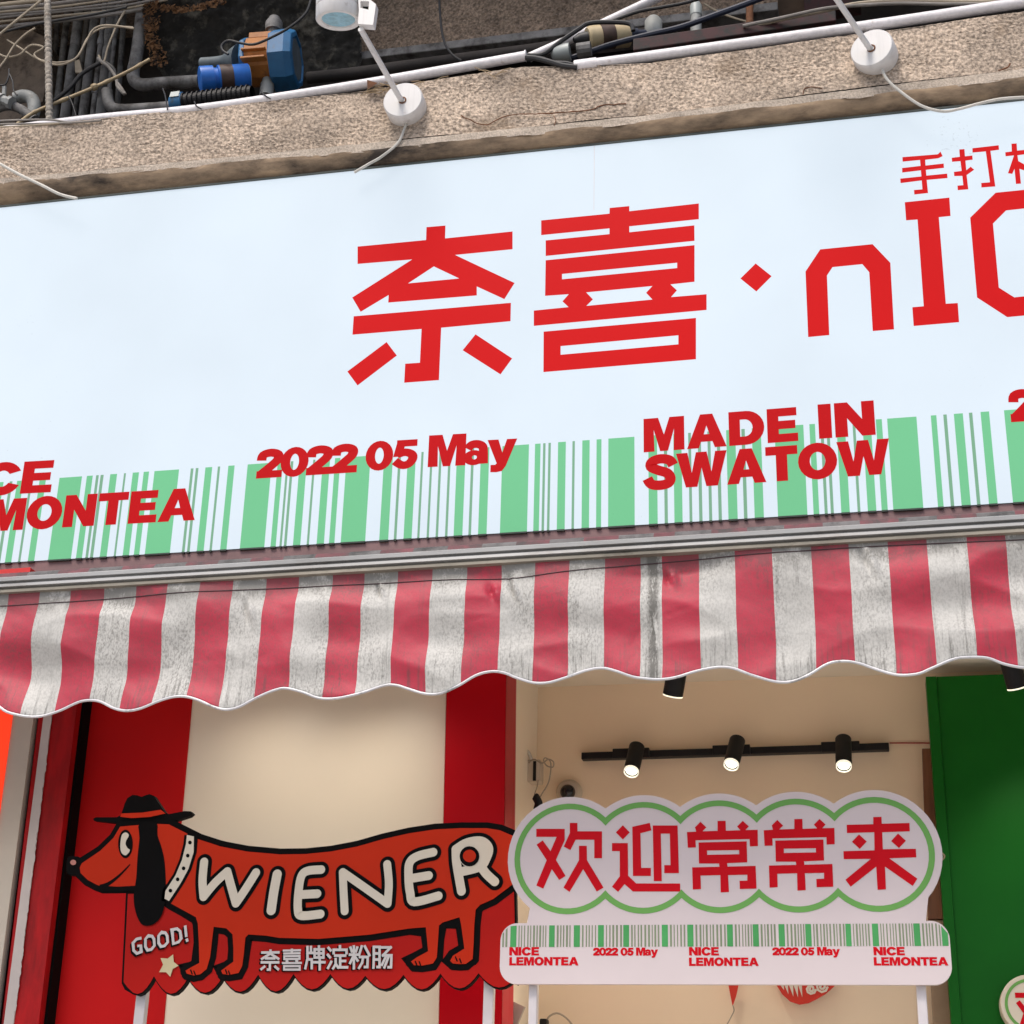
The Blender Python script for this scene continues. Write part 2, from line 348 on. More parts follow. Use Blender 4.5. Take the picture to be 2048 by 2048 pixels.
def text(mb, s, p0, p1, cap, y, mi=0, sp=.06, wt=.022):
    p0 = Vector((p0[0], p0[1])); p1 = Vector((p1[0], p1[1]))
    tot = 0; items = []
    for i, ch in enumerate(s):
        a, c, st = gl(ch); items.append((tot, c, st)); tot += a + sp
    tot -= sp; dx = (p1 - p0) / tot; up = Vector((0, cap))
    T = lambda o, p: tuple(p0 + dx * (o + p[0]) + up * p[1])
    def fat(c, d):
        ar = sum(c[i - 1][0] * c[i][1] - c[i][0] * c[i - 1][1] for i in range(len(c))); sg = 1 if ar > 0 else -1; out = []
        for i in range(len(c)):
            a, b_, e = Vector(c[i - 1]), Vector(c[i]), Vector(c[(i + 1) % len(c)])
            t1 = (b_ - a).normalized(); t2 = (e - b_).normalized(); n1 = Vector((t1.y, -t1.x)); n2 = Vector((t2.y, -t2.x)); m = n1 + n2
            m = m / max(.35, m.length_squared) * 2 if m.length > 1e-4 else n1
            out.append(tuple(b_ + m * d * sg))
        return out
    for o, c, st in items:
        for conts in c: mb.flat([[T(o, p) for p in (fat(k, wt) if i == 0 else fat(k, -wt * .8))] for i, k in enumerate(conts)], y, mi)
        for pts, w, cp in st:
            pp = smooth([Vector((p[0], p[1])) for p in pts], 4); N = len(pp); L_ = []; Q_ = []
            for i, p in enumerate(pp):
                t = (pp[min(i + 1, N - 1)] - pp[max(i - 1, 0)]).normalized(); n = Vector((-t.y, t.x)) * (w / 2 + wt)
                L_.append(T(o, p + n)); Q_.append(T(o, p - n))
            mb.k += 1; yy = y - mb.k * 1.2e-5
            mb.add([(p[0], yy, p[1]) for p in L_ + Q_], [(i, N + i, N + i + 1, i + 1) for i in range(N - 1)], mi)
def textpx(mb, s, c, a, b, cap, Y, y, mi=0, sp=.06):
    A = PC(c, *a, Y); B = PC(c, *b, Y); T_ = PC(c, a[0], a[1] - cap, Y)
    text(mb, s, (A.x, A.z), (B.x, B.z), T_.z - A.z, y, mi, sp)

# measured outlines of the shop's own characters
NAI = [[[(135, 277), (470, 245), (472, 182), (565, 174), (563, 237), (893, 203), (893, 290), (612, 318), (903, 455), (853, 534), (718, 472), (718, 516), (285, 551), (287, 514), (150, 596), (109, 526), (402, 340), (135, 362)], [(508, 374), (632, 433), (382, 457)]],
       [[(116, 618), (885, 552), (883, 642), (544, 674), (533, 930), (363, 943), (368, 850), (440, 845), (448, 680), (110, 708)]],
       [[(277, 744), (327, 810), (135, 956), (85, 888)]], [[(712, 706), (891, 824), (834, 902), (649, 784)]]]
XI = [[[(1033, 149), (1367, 116), (1368, 88), (1464, 79), (1464, 104), (1804, 66), (1804, 143), (1464, 178), (1464, 207), (1782, 173), (1783, 249), (1055, 323), (1055, 247), (1367, 216), (1367, 188), (1033, 221)]],
      [[(1055, 344), (1783, 270), (1783, 449), (1665, 462), (1697, 491), (1668, 524), (1842, 510), (1842, 587), (997, 665), (997, 590), (1167, 573), (1137, 545), (1168, 510), (1052, 518)], [(1135, 411), (1698, 356), (1698, 382), (1135, 437)], [(1253, 501), (1577, 470), (1546, 503), (1577, 536), (1254, 567), (1286, 535)]],
      [[(1045, 693), (1790, 626), (1790, 828), (1044, 891)], [(1128, 764), (1704, 711), (1704, 755), (1128, 806)]]]
HUAN = [[[(358, 378), (578, 378), (578, 465), (510, 618), (585, 742), (535, 773), (478, 690), (412, 840), (358, 815), (438, 620), (360, 500), (408, 467), (468, 550), (515, 440), (358, 440)]],
        [[(617, 332), (676, 332), (676, 397), (866, 397), (866, 605), (806, 605), (806, 462), (662, 462), (622, 542), (570, 515), (617, 410)]],
        [[(688, 509), (748, 509), (750, 620), (878, 832), (825, 862), (720, 690), (615, 865), (568, 832), (688, 620)]]]
YING = [[[(1027, 350), (1080, 405), (1027, 461), (973, 405)]],
        [[(943, 488), (1065, 488), (1068, 740), (1130, 800), (1470, 800), (1470, 862), (1105, 862), (1040, 805), (990, 865), (943, 825), (1003, 745), (1003, 550), (943, 550)]],
        [[(1100, 362), (1235, 332), (1248, 390), (1163, 412), (1168, 680), (1243, 680), (1243, 742), (1105, 742)]],
        [[(1258, 352), (1450, 352), (1460, 720), (1347, 720), (1347, 658), (1395, 658), (1390, 415), (1320, 415), (1328, 782), (1266, 782)]]]
CHANG = [[[(250, 325), (310, 322), (302, 294), (338, 258), (376, 295), (350, 320), (448, 317), (448, 253), (500, 252), (502, 316), (596, 313), (574, 289), (611, 252), (650, 288), (628, 312), (707, 310), (709, 415), (657, 418), (655, 370), (306, 378), (308, 424), (256, 426)]],
         [[(325, 392), (636, 385), (640, 520), (510, 526), (513, 548), (694, 543), (700, 690), (592, 693), (590, 640), (640, 638), (640, 600), (516, 603), (522, 712), (468, 715), (466, 603), (338, 606), (341, 693), (288, 696), (284, 553), (460, 549), (458, 528), (328, 528)], [(380, 444), (587, 441), (588, 468), (381, 472)]]]
LAI = [[[(958, 240), (1011, 238), (1013, 283), (1192, 278), (1194, 332), (1016, 338), (1020, 448), (1233, 445), (1236, 500), (1062, 506), (1243, 638), (1213, 685), (1034, 560), (1040, 707), (986, 710), (977, 560), (812, 690), (778, 645), (942, 510), (767, 512), (765, 460), (966, 455), (964, 338), (788, 343), (786, 290), (958, 286)]],
       [[(866, 352), (916, 398), (871, 446), (820, 400)]], [[(1118, 346), (1169, 393), (1124, 440), (1073, 395)]]]
def char(mb, C, crop, Y, y, mi=0, dx=0, dy=0):
    for conts in C: mb.flat([flat2(crop, [(p[0] + dx, p[1] + dy) for p in k], Y) for k in conts], y, mi)

# ------------------------------------------------------------------ ground
mb = MB(); mb.box((-60, -60, -.3), (60, 60, -.12)); struct(mb.build('road', M['asphalt']))
mb = MB(); mb.box((-25, -6, -.119), (25, 9, 0)); struct(mb.build('pavement', M['paving']))

# ------------------------------------------------------------------ depths of the main planes
Y_SIGN = 4.0; Y_BAND = 3.98; Y_VAL = 3.74; Y_WALL = 4.5; Y_BACK = 4.9; Y_UP = 4.75

# ================================================================== concrete canopy edge above the sign
def lin(pts, u):
    for (a, b), (c, d) in zip(pts, pts[1:]):
        if u <= c: return b + (d - b) * (u - a) / (c - a)
    (a, b), (c, d) = pts[-2], pts[-1]; return b + (d - b) * (u - a) / (c - a)
TOPB = [(-400, 308), (0, 257), (156, 241), (700, 185), (1049, 134), (1300, 126), (2048, 23), (2500, -40)]
STR1 = [(-400, 394), (0, 358), (156, 344), (700, 290), (1300, 230), (2048, 137), (2500, 82)]
STR0 = [(-400, 408), (0, 371), (700, 309), (1300, 247), (2048, 159), (2500, 107)]
SIGT = [(-400, 457), (0, 415.5), (700, 350), (1300, 284), (2048, 200.5), (2500, 152)]
canopy = thing('concrete_canopy', P(1024, 330, 4.3), 'rough pebbled concrete canopy edge running above the bright shop sign', 'canopy')
mb = MB(); NX = 1150; NZ = 46
us = [-1000 + 4100 * i / NX for i in range(NX + 1)]
vs = []; 
for i, u in enumerate(us):
    a = P(u, lin(TOPB, u), Y_BAND); b = P(u, lin(STR1, u), Y_BAND)
    for j in range(NZ + 1):
        p = a.lerp(b, j / NZ)
        n = noise.noise(Vector((p.x * 75, 3, p.z * 110))) * .6 + noise.noise(Vector((p.x * 150, 9, p.z * 190))) * .4
        w = noise.noise(Vector((p.x * 4, 1, p.z * 9)))
        p.y += -n * .0048 * (.75 + .9 * noise.noise(Vector((p.x * 6, 31, p.z * 14)))) - w * .008
        vs.append(p)
mb.add(vs, [(i * (NZ + 1) + j, i * (NZ + 1) + j + 1, (i + 1) * (NZ + 1) + j + 1, (i + 1) * (NZ + 1) + j) for i in range(NX) for j in range(NZ)])
mb.build('pebbled_band', M['band'], canopy, sm=False)
mb = MB(); vs = []; NZ = 8; us2 = [-1000 + 4100 * i / 500 for i in range(501)]
for u in us2:
    a = P(u, lin(STR1, u), Y_BAND); b = P(u, lin(STR0, u) + 3.0 * noise.noise(Vector((u * .02, 0, 0))), Y_BAND)
    for j in range(NZ + 1):
        p = a.lerp(b, j / NZ); p.y += -.006 - .0025 * noise.noise(Vector((p.x * 160, 3, p.z * 160))) - .003 * noise.noise(Vector((p.x * 12, 3, p.z * 20)))
        if j == 0: p.y += .012
        vs.append(p)
mb.add(vs, [(i * (NZ + 1) + j, i * (NZ + 1) + j + 1, (i + 1) * (NZ + 1) + j + 1, (i + 1) * (NZ + 1) + j) for i in range(500) for j in range(NZ)])
mb.build('plaster_strip', M['strip'], canopy, sm=True)
mb = MB(); vs = []; NZ = 10
for u in us2:
    a = P(u, lin(STR0, u) - 2, Y_BAND); b = P(u, lin(SIGT, u) + 5, Y_BAND)
    for j in range(NZ + 1):
        t = j / NZ; p = a.lerp(b, t)
        p.z -= .05 * max(0, t - .5); p.y += -.008 + .085 * (1 - math.cos(t * math.pi * .62)) - .008 * (1 - t) * noise.noise(Vector((p.x * 9, 5, p.z * 14))) - .003 * noise.noise(Vector((p.x * 40, 5, p.z * 60)))
        vs.append(p)
mb.add(vs, [(i * (NZ + 1) + j, i * (NZ + 1) + j + 1, (i + 1) * (NZ + 1) + j + 1, (i + 1) * (NZ + 1) + j) for i in range(500) for j in range(NZ)])
mb.build('curved_moulding', M['mould2'], canopy, sm=True)
mb = MB(); vs = []                                   # top of the slab running back to the wall
for u in us2[::10]:
    a = P(u, lin(TOPB, u) + 2, Y_BAND); vs += [a, (a.x, 5.4, a.z - .02)]
mb.add(vs, [(2 * i, 2 * i + 1, 2 * i + 3, 2 * i + 2)[::-1] for i in range(len(vs) // 2 - 1)])
mb.build('slab_top', M['darkwall'], canopy)
# fine crack in the roughcast
for c, pts, r in (('z2', [(890, 640), (960, 672), (1030, 688), (1100, 652), (1190, 632), (1330, 628), (1480, 618), (1600, 604), (1680, 580), (1800, 575)], .0022),
                  ('z3', [(790, 490), (800, 455), (850, 452), (890, 458)], .0018), ('z2', [(1400, 640), (1412, 660), (1402, 695)], .0016),
                  ('z3', [(1800, 365), (1845, 350), (1860, 325)], .003)):
    mb = MB(); pp = smooth(path3(c, pts, Y_BAND - .006), 5)
    pp = [p + Vector((0, 0, .004 * noise.noise(p * 60))) for p in pp]
    mb.tube(pp, [r * (.6 + .6 * abs(noise.noise(p * 40))) for p in pp], 5); mb.build('crack', M['rust'], canopy)

# ================================================================== lit shop sign
zb_l = P(0, 1126, Y_SIGN); zb_r = P(2048, 1004, Y_SIGN); zt_l = P(0, 415.5, Y_SIGN); zt_r = P(2048, 201.5, Y_SIGN)
def lz(a, b, x): return a.z + (b.z - a.z) * (x - a.x) / (b.x - a.x)
XL, XR = zb_l.x - .9, zb_r.x + 1.3
ZB = lambda x: lz(zb_l, zb_r, x)
ZT = lambda x: lz(zt_l, zt_r, x)
sign = thing('shop_sign', (.5 * (XL + XR), Y_SIGN + .1, ZB(.5 * (XL + XR))), 'long white backlit shop sign with red characters over green barcode stripes', 'shop sign')
mb = MB(); mb.prism([[(XL, ZB(XL)), (XR, ZB(XR)), (XR, ZT(XR)), (XL, ZT(XL))]], Y_SIGN + .004, Y_SIGN + .09)
mb.build('light_box', M['dark'], sign)
mb = MB(); mb.flat([[(XL, ZB(XL)), (XR, ZB(XR)), (XR, ZT(XR)), (XL, ZT(XL))]], Y_SIGN)
mb.build('sign_face', M['face'], sign)
mb = MB(); mb.prism([[(XL, ZT(XL)), (XR, ZT(XR)), (XR, ZT(XR) + .006), (XL, ZT(XL) + .006)]], Y_SIGN - .004, Y_SIGN + .09)
mb.build('top_trim', M['dark'], sign)  # coloured dark to read as the shaded gap under the moulding
L1, L2 = Y_SIGN - .0004, Y_SIGN - .0009
def chars(C, crop, name='character', y=L1):
    m_ = MB(); char(m_, C, crop, Y_SIGN, y); m_.build(name, M['sred'], sign)
chars(NAI, 'z4'); chars(XI, 'z4')
chars([[[(332, 826), (427, 902), (336, 993), (241, 916)]]], 'z5', 'diamond_dot')
chars([[[(645, 1265), (629, 874), (717, 742), (1029, 711), (1135, 822), (1157, 1219), (1030, 1229), (1009, 878), (968, 830), (790, 848), (757, 898), (771, 1253)]]], 'z5', 'letter')
chars([[[(1221, 461), (1487, 433), (1494, 543), (1424, 550), (1466, 1066), (1537, 1062), (1545, 1176), (1274, 1199), (1266, 1087), (1334, 1081), (1297, 564), (1229, 569)]]], 'z5', 'letter')
chars([[[(1611, 553), (1763, 404), (2050, 375), (2180, 490), (2190, 640), (2070, 650), (2062, 560), (1990, 492), (1825, 510), (1747, 588), (1782, 970), (1874, 1028), (2020, 1013), (2090, 930), (2085, 850), (2210, 840), (2225, 965), (2060, 1125), (1832, 1146), (1652, 1029)]]], 'z5', 'letter')
chars([[[(1207, 192), (1418, 175), (1434, 159), (1447, 186), (1421, 199), (1343, 208), (1345, 242), (1453, 230), (1455, 256), (1347, 268), (1350, 302), (1474, 290), (1476, 317), (1352, 328), (1360, 406), (1278, 415), (1276, 388), (1326, 384), (1322, 331), (1196, 347), (1194, 320), (1320, 307), (1317, 271), (1206, 284), (1205, 257), (1315, 244), (1312, 209), (1208, 219)]]], 'z5')
chars([[[(1501, 196), (1549, 190), (1546, 146), (1577, 144), (1580, 187), (1624, 182), (1626, 207), (1583, 213), (1588, 270), (1614, 249), (1635, 267), (1590, 299), (1600, 384), (1537, 389), (1535, 362), (1570, 359), (1564, 304), (1516, 305), (1514, 280), (1560, 274), (1553, 216), (1503, 220)]],
       [[(1624, 139), (1781, 121), (1783, 148), (1732, 155), (1761, 367), (1678, 373), (1677, 346), (1729, 342), (1704, 158), (1625, 165)]]], 'z5')
chars([[[(1820, 163), (1859, 158), (1857, 112), (1888, 110), (1891, 153), (1990, 143), (1992, 168), (1893, 181), (1898, 215), (1960, 250), (1945, 275), (1905, 262), (1914, 350), (1884, 352), (1875, 262), (1862, 292), (1836, 288), (1872, 182), (1822, 187)]]], 'z5')
# barcode stripes: (left, right) where each crop crosses the band
bars = []
for c, y, lst in (('z6', 640, [(-560, -430), (-400, -365), (-340, -330), (-300, -265), (-235, -200), (-160, -30), (5, 18), (45, 80), (118, 128), (170, 205), (280, 405), (432, 465), (485, 497), (510, 524), (562, 600), (640, 648), (687, 722), (748, 778), (808, 945), (1012, 1024), (1040, 1052), (1092, 1130), (1163, 1173), (1220, 1255), (1328, 1462)]),
                  ('b1', 450, [(113, 138), (157, 165), (178, 188), (220, 255), (287, 295), (333, 368), (392, 418), (448, 565), (632, 675), (703, 713), (748, 787), (815, 823), (860, 868), (903, 912), (948, 957), (988, 1030), (1060, 1070), (1105, 1146), (1210, 1340), (1370, 1397), (1411, 1420), (1437, 1446), (1483, 1521), (1555, 1564), (1602, 1638), (1672, 1696), (1730, 1858)]),
                  ('b2', 540, [(222, 262), (295, 307), (338, 375), (408, 418), (452, 464), (497, 508), (540, 552), (583, 625), (655, 668), (702, 744), (808, 942), (970, 996), (1022, 1033), (1050, 1061), (1096, 1135), (1172, 1182), (1217, 1256), (1280, 1308), (1333, 1470), (1537, 1563), (1597, 1610), (1645, 1687), (1717, 1730), (1770, 1810), (1880, 2010), (2040, 2075), (2120, 2130), (2170, 2205), (2250, 2380)])):
    for a, b in lst:
        A = PC(c, a, y, Y_SIGN).x; B = PC(c, b, y, Y_SIGN).x; bars.append((A, B, (b - a) < 16))
sp_ = max(b[1] for b in bars) - min(b[0] for b in bars) + .03
bars += [(a + k * sp_, b + k * sp_, th) for a, b, th in list(bars) for k in (-1, 1) if XL + .05 < a + k * sp_ and b + k * sp_ < XR - .05]
bt_l = P(118, 956, Y_SIGN); bt_r = P(1836, 833, Y_SIGN)
for A, B, th in bars:
    wide = MB(); lips = MB()
    if th: A -= .0008; B += .0008
    wide.flat([[(A, ZB(A)), (B, ZB(B)), (B, lz(bt_l, bt_r, B)), (A, lz(bt_l, bt_r, A))]], L1)
    lips.prism([[(A, ZB(A) - .0045), (B, ZB(B) - .0045), (B, ZB(B)), (A, ZB(A))]], Y_SIGN - .003, Y_SIGN + .004)  # wrapped film ends, their unlit shade put into the near-black colour
    o = wide.build('barcode_stripe', M['sthin'] if th else M['sgreen'], sign); lips.build('film_edge', M['dark'], o)
for s_, c, a, b, cap, sp in (('2022', 'b1', (28, 281), (515, 250), 132, -.04), ('05', 'b1', (558, 243), (806, 229), 132, -.02), ('May', 'b1', (862, 225), (1283, 203), 146, -.02),
                             ('MADE', 'b2', (203, 327), (900, 275), 146, .12), ('IN', 'b2', (1003, 265), (1252, 247), 150, .12), ('SWATOW', 'b2', (203, 500), (1322, 424), 150, .05),
                             ('NICE', 'z6', (-380, 402), (276, 368), 166, .10), ('LEMONTEA', 'z6', (-380, 603), (1070, 522), 165, .10), ('2022', 'b2', (1872, 190), (2350, 160), 140, -.04)):
    m_ = MB(); textpx(m_, s_, c, a, b, cap, Y_SIGN, L2, 0, sp); m_.build('lettering', M['sred2'], sign)
# faint joint between two lengths of film
mb = MB(); a = P(1188, 340, Y_SIGN); b = P(1189, 420, Y_SIGN); mb.flat([[(a.x, b.z), (a.x + .0012, b.z), (a.x + .0012, ZT(a.x)), (a.x, ZT(a.x))]], L1); mb.build('film_joint', M['boardw'], sign)

# ================================================================== maroon board behind the awning roll, red strip
mb = MB(); mb.prism([[(XL, ZB(XL) - .17), (XR, ZB(XR) - .17), (XR, ZB(XR) - .0005), (XL, ZB(XL) - .0005)]], Y_SIGN + .004, Y_SIGN + .1)
tag(mb.build('backing_board', M['maroon']), 'dull maroon board strip showing between the lit sign and awning rail', 'board')
a = P(-200, 1150, Y_SIGN - .05); b = P(63, 1147, Y_SIGN - .05); c_ = P(63, 1137, Y_SIGN - .05)
mb = MB(); mb.prism([[(a.x, b.z - .02), (b.x, b.z - .02), (b.x, c_.z), (a.x, c_.z - .01)]], Y_SIGN - .06, Y_SIGN - .02)
tag(mb.build('red_trim_bar', M['redstrip'], bev=.002), 'short bright red bar under the left end of the lit sign', 'trim bar')

# ================================================================== awning
awn = thing('awning', P(1024, 1140, Y_VAL), 'faded red and white striped awning rolled in with a wavy grimy valance', 'awning')
stripes = [P(*q('b3', x, 100), Y_VAL).x for x in (-300, -120, 50, 220, 388, 572, 750, 925, 1103, 1283, 1465, 1643, 1830)]
stripes += [P(*q('b4', x, 250), Y_VAL).x for x in (218, 402, 593, 783, 973, 1160, 1350, 1545, 1740, 1858)]
stripes += [P(*q('b5', x, 130), Y_VAL).x for x in (250, 437, 630, 832, 1027, 1230, 1432, 1640, 1842, 2045, 2250, 2450)]
w0, w1 = (stripes[2] - stripes[0]) / 2, (stripes[-1] - stripes[-3]) / 2
while stripes[0] > XL + .25: stripes = [stripes[0] - 2 * w0, stripes[0] - w0] + stripes
while stripes[-1] < XR - .15: stripes.append(stripes[-1] + w1)
# first entry starts a red stripe
EDGE = [(-110, 1420), (-85, 1406), (-60, 1400), (-30, 1402), (0, 1412.7), (21.7, 1427), (54, 1434), (83, 1433), (120, 1420), (156, 1403.6), (181, 1400), (203, 1403.6), (232, 1418), (261, 1424), (290, 1420), (326, 1405.4), (355, 1397), (380, 1397), (406, 1405), (435, 1418), (460, 1422.5), (485.5, 1416), (518, 1398), (551, 1383.7), (576, 1379), (609, 1387), (638, 1398), (667, 1400), (697, 1396), (730, 1387), (769.6, 1372.5), (795, 1372), (820, 1380), (853, 1390), (885, 1390), (918, 1376), (954, 1352.5), (983, 1344), (1009, 1346), (1034, 1356), (1067, 1366), (1099, 1366), (1135.5, 1356), (1172, 1343), (1204, 1338), (1230, 1343.5), (1266, 1356), (1302, 1361), (1327.5, 1361), (1354, 1356), (1397, 1342), (1435.5, 1334.6), (1466.5, 1337), (1505, 1352), (1548, 1363.6), (1583, 1363.6), (1617.5, 1350), (1656, 1327), (1687, 1322), (1718, 1327), (1757, 1342), (1796, 1354), (1834, 1353), (1861.5, 1342), (1904, 1323), (1935, 1318), (1974, 1319), (2008.6, 1331), (2048, 1338.5), (2085, 1340), (2120, 1330), (2160, 1310), (2200, 1300), (2240, 1305), (2290, 1322), (2340, 1318)]
edge = smooth([(p.x, p.z, 0) for p in (P(u, v, Y_VAL) for u, v in EDGE)], 4)
edge = [(p.x, p.y) for p in edge]
def more(e, sgn, lim):                                # the hem goes on in the same waves past the measured part
    lam, A = .235, .016; m = sum(p[1] for p in edge) / len(edge); out = []
    ph = math.asin(max(-1, min(1, (e[1] - m) / A)))
    if sgn > 0: ph = math.pi - ph if edge[-1][1] < edge[-6][1] else ph
    x = e[0] + sgn * .012
    while (lim - x) * sgn > 0: out.append((x, m + A * math.sin(ph + 2 * math.pi * abs(x - e[0]) / lam))); x += sgn * .012
    return out
edge = more(edge[0], -1, stripes[0])[::-1] + edge + more(edge[-1], 1, stripes[-1])
def zbot(x):
    for a, b in zip(edge, edge[1:]):
        if a[0] <= x <= b[0]: return a[1] + (b[1] - a[1]) * (x - a[0]) / max(1e-6, b[0] - a[0])
    return edge[0][1] if x < edge[0][0] else edge[-1][1]
vt_l = P(0, 1196, Y_VAL); vt_r = P(2048, 1064, Y_VAL)
ztop = lambda x: lz(vt_l, vt_r, x)
CREASE = [(P(978, 1180, Y_VAL).x, P(978, 1175, Y_VAL).z, .035, .02), (P(1020, 1165, Y_VAL).x, P(1020, 1165, Y_VAL).z, .05, .012), (P(755, 1180, Y_VAL).x, P(755, 1176, Y_VAL).z, .03, .012),
          (P(490, 1210, Y_VAL).x, P(490, 1210, Y_VAL).z, .05, .02), (P(1330, 1150, Y_VAL).x, P(1330, 1145, Y_VAL).z, .03, .02), (P(1725, 1110, Y_VAL).x, P(1725, 1110, Y_VAL).z, .05, .02)]
def yoff(x, z, t):
    k = min(1, t * 5)
    w = .0045 * math.sin(2 * math.pi * (t * 1.75 + .16 * math.sin(x * 4.1) + .45 * noise.noise(Vector((x * 1.9, 0, 1)))) + 1.2) * (.7 + .8 * noise.noise(Vector((x * 2.6, 5, 0))))
    w += .018 * noise.noise(Vector((x * 3.2, 7, z * 6))) + .024 * abs(noise.noise(Vector((x * 2.6 + z * 2.5, 13, z * 7.5)))) + .008 * noise.noise(Vector((x * 6 + z * 5, 2, z * 11)))
    w += .0009 * noise.noise(Vector((x * 30 + z * 12, 4, z * 30)))
    rg = 1 - abs(noise.noise(Vector((x * 4 - z * 5, 11, z * 9)))) * 3.0           # a few sharp creases
    w += .0030 * max(0, rg) ** 8 * max(0, noise.noise(Vector((x * 3, 21, 0))) + .2)
    y = k * w - .014 * t
    for cx, cz, h, w_ in CREASE:
        dz = (cz - z) / h
        if -.4 < dz < 1.6:
            y += .011 * math.exp(-((x - cx - .3 * (cz - z)) / (w_ * .45)) ** 2) * math.exp(-(dz - .4) ** 2 * 2.5)
            y -= .009 * math.exp(-((x - cx - .3 * (cz - z) - w_ * .8) / (w_ * .45)) ** 2) * math.exp(-(dz - .4) ** 2 * 2.5)
    return y
mb = MB(); NR = 54; vs = []; cols = []; cm = []
for i in range(len(stripes) - 1):
    n = 16 if stripes[i + 1] - stripes[i] > .06 else 10
    for k in range(n): cols.append(stripes[i] + (stripes[i + 1] - stripes[i]) * k / n); cm.append(0 if i % 2 == 0 else 1)
cols.append(stripes[-1])
for x in cols:
    a = ztop(x) + .02; b = zbot(x)
    for j in range(NR + 1):
        t = j / NR; z = a + (b - a) * t; vs.append((x + .004 * noise.noise(Vector((x * 4, 0, z * 7))) * t, Y_VAL + yoff(x, z, t), z))
for i in range(len(cols) - 1):
    mb.add([], [])
    for j in range(NR): mb.f.append((i * (NR + 1) + j, i * (NR + 1) + j + 1, (i + 1) * (NR + 1) + j + 1, (i + 1) * (NR + 1) + j)); mb.m.append(cm[i])
mb.v = [Vector(p) for p in vs]
XSEAM = P(*q('b4', 1812, 500), Y_VAL).x
def fabric(name, col, dirt, strength):
    m = bpy.data.materials.new(name); m.use_nodes = True; t = m.node_tree; N = t.nodes; L = t.links; b = N['Principled BSDF']
    b.inputs['Roughness'].default_value = .55; b.inputs['Specular IOR Level'].default_value = .35
    g = N.new('ShaderNodeNewGeometry'); sx = N.new('ShaderNodeSeparateXYZ'); L.new(g.outputs['Position'], sx.inputs[0])
    def nz(sc, scale=(1, 1, 1), det=6, rg=.65):
        mp = N.new('ShaderNodeMapping'); mp.inputs['Scale'].default_value = scale; L.new(g.outputs['Position'], mp.inputs[0])
        n = N.new('ShaderNodeTexNoise'); n.inputs['Scale'].default_value = sc; n.inputs['Detail'].default_value = det; n.inputs['Roughness'].default_value = rg
        L.new(mp.outputs[0], n.inputs['Vector']); return n.outputs[0]
    def mr(src, a, b_, lo=0, hi=1):
        r = N.new('ShaderNodeMapRange'); r.interpolation_type = 'SMOOTHSTEP'
        for i, v in ((1, a), (2, b_), (3, lo), (4, hi)): r.inputs[i].default_value = v
        L.new(src, r.inputs[0]); return r.outputs[0]
    def ma(op, a, b_):
        x = N.new('ShaderNodeMath'); x.operation = op; x.use_clamp = (op == 'ADD')
        for i, s_ in enumerate((a, b_)):
            if isinstance(s_, (int, float)): x.inputs[i].default_value = s_
            else: L.new(s_, x.inputs[i])
        return x.outputs[0]
    dn = N.new('ShaderNodeAttribute'); dn.attribute_name = 'drop'
    top = mr(dn.outputs['Fac'], .26, .09); bot = mr(dn.outputs['Fac'], .55, .97)
    grain = mr(nz(230, (1, 1, .55), 3, .6), .40, .66)                # mildew speckle
    blot = mr(nz(5, (1.4, 1, .8), 8, .72), .42, .68)
    strk = mr(nz(1, (150, 1, 9), 4, .6), .50, .68)
    d = ma('MULTIPLY', grain, ma('ADD', ma('MULTIPLY', blot, .55), .30))
    d = ma('ADD', d, ma('MULTIPLY', ma('MULTIPLY', top, mr(nz(26, det=6), .28, .55)), .95))
    d = ma('ADD', d, ma('MULTIPLY', ma('MULTIPLY', bot, strk), .75))
    d = ma('ADD', d, ma('MULTIPLY', ma('MULTIPLY', mr(nz(1, (110, 1, 5), 4, .6), .52, .66), mr(nz(4, det=3), .45, .62)), .42))
    d = ma('MULTIPLY', d, strength)
    dx = ma('ABSOLUTE', ma('SUBTRACT', sx.outputs[0], XSEAM), 0)
    seam = ma('MULTIPLY', mr(dx, .020, .003), mr(nz(40, (2, 1, .5), 6), .34, .5))
    d = ma('ADD', d, ma('MULTIPLY', seam, .9))
    mx = N.new('ShaderNodeMix'); mx.data_type = 'RGBA'; L.new(d, mx.inputs[0]); mx.inputs[6].default_value = (*col, 1); mx.inputs[7].default_value = (*dirt, 1)
    fade = N.new('ShaderNodeMix'); fade.data_type = 'RGBA'; fade.blend_type = 'MULTIPLY'; fade.inputs[0].default_value = 1
    r = N.new('ShaderNodeMapRange'); r.inputs[1].default_value = .3; r.inputs[2].default_value = .7; r.inputs[3].default_value = .84; r.inputs[4].default_value = 1.1
    L.new(nz(5, (1, 1, 2)), r.inputs[0]); L.new(mx.outputs[2], fade.inputs[6]); L.new(r.outputs[0], fade.inputs[7])
    L.new(fade.outputs[2], b.inputs['Base Color'])
    bp = N.new('ShaderNodeBump'); bp.inputs['Strength'].default_value = .35; bp.inputs['Distance'].default_value = .002
    L.new(nz(60, (1, 1, 1), 5), bp.inputs['Height']); L.new(bp.outputs[0], b.inputs['Normal'])
    return m
M['fred'] = fabric('faded_red_canvas', (.44, .032, .060), (.16, .055, .06), .75)
M['fwhite'] = fabric('grimy_white_canvas', (.51, .50, .47), (.13, .125, .112), .76)
vo = mb.build('valance', [M['fred'], M['fwhite']], awn, sm=True)
at = vo.data.attributes.new('drop', 'FLOAT', 'POINT'); at.data.foreach_set('value', [(i % (NR + 1)) / NR for i in range(len(vo.data.vertices))])
for o in awn.children:
    if o.name.startswith('valance'):
        sl = o.modifiers.new('cloth_thickness', 'SOLIDIFY'); sl.thickness = .0015; sl.offset = 1
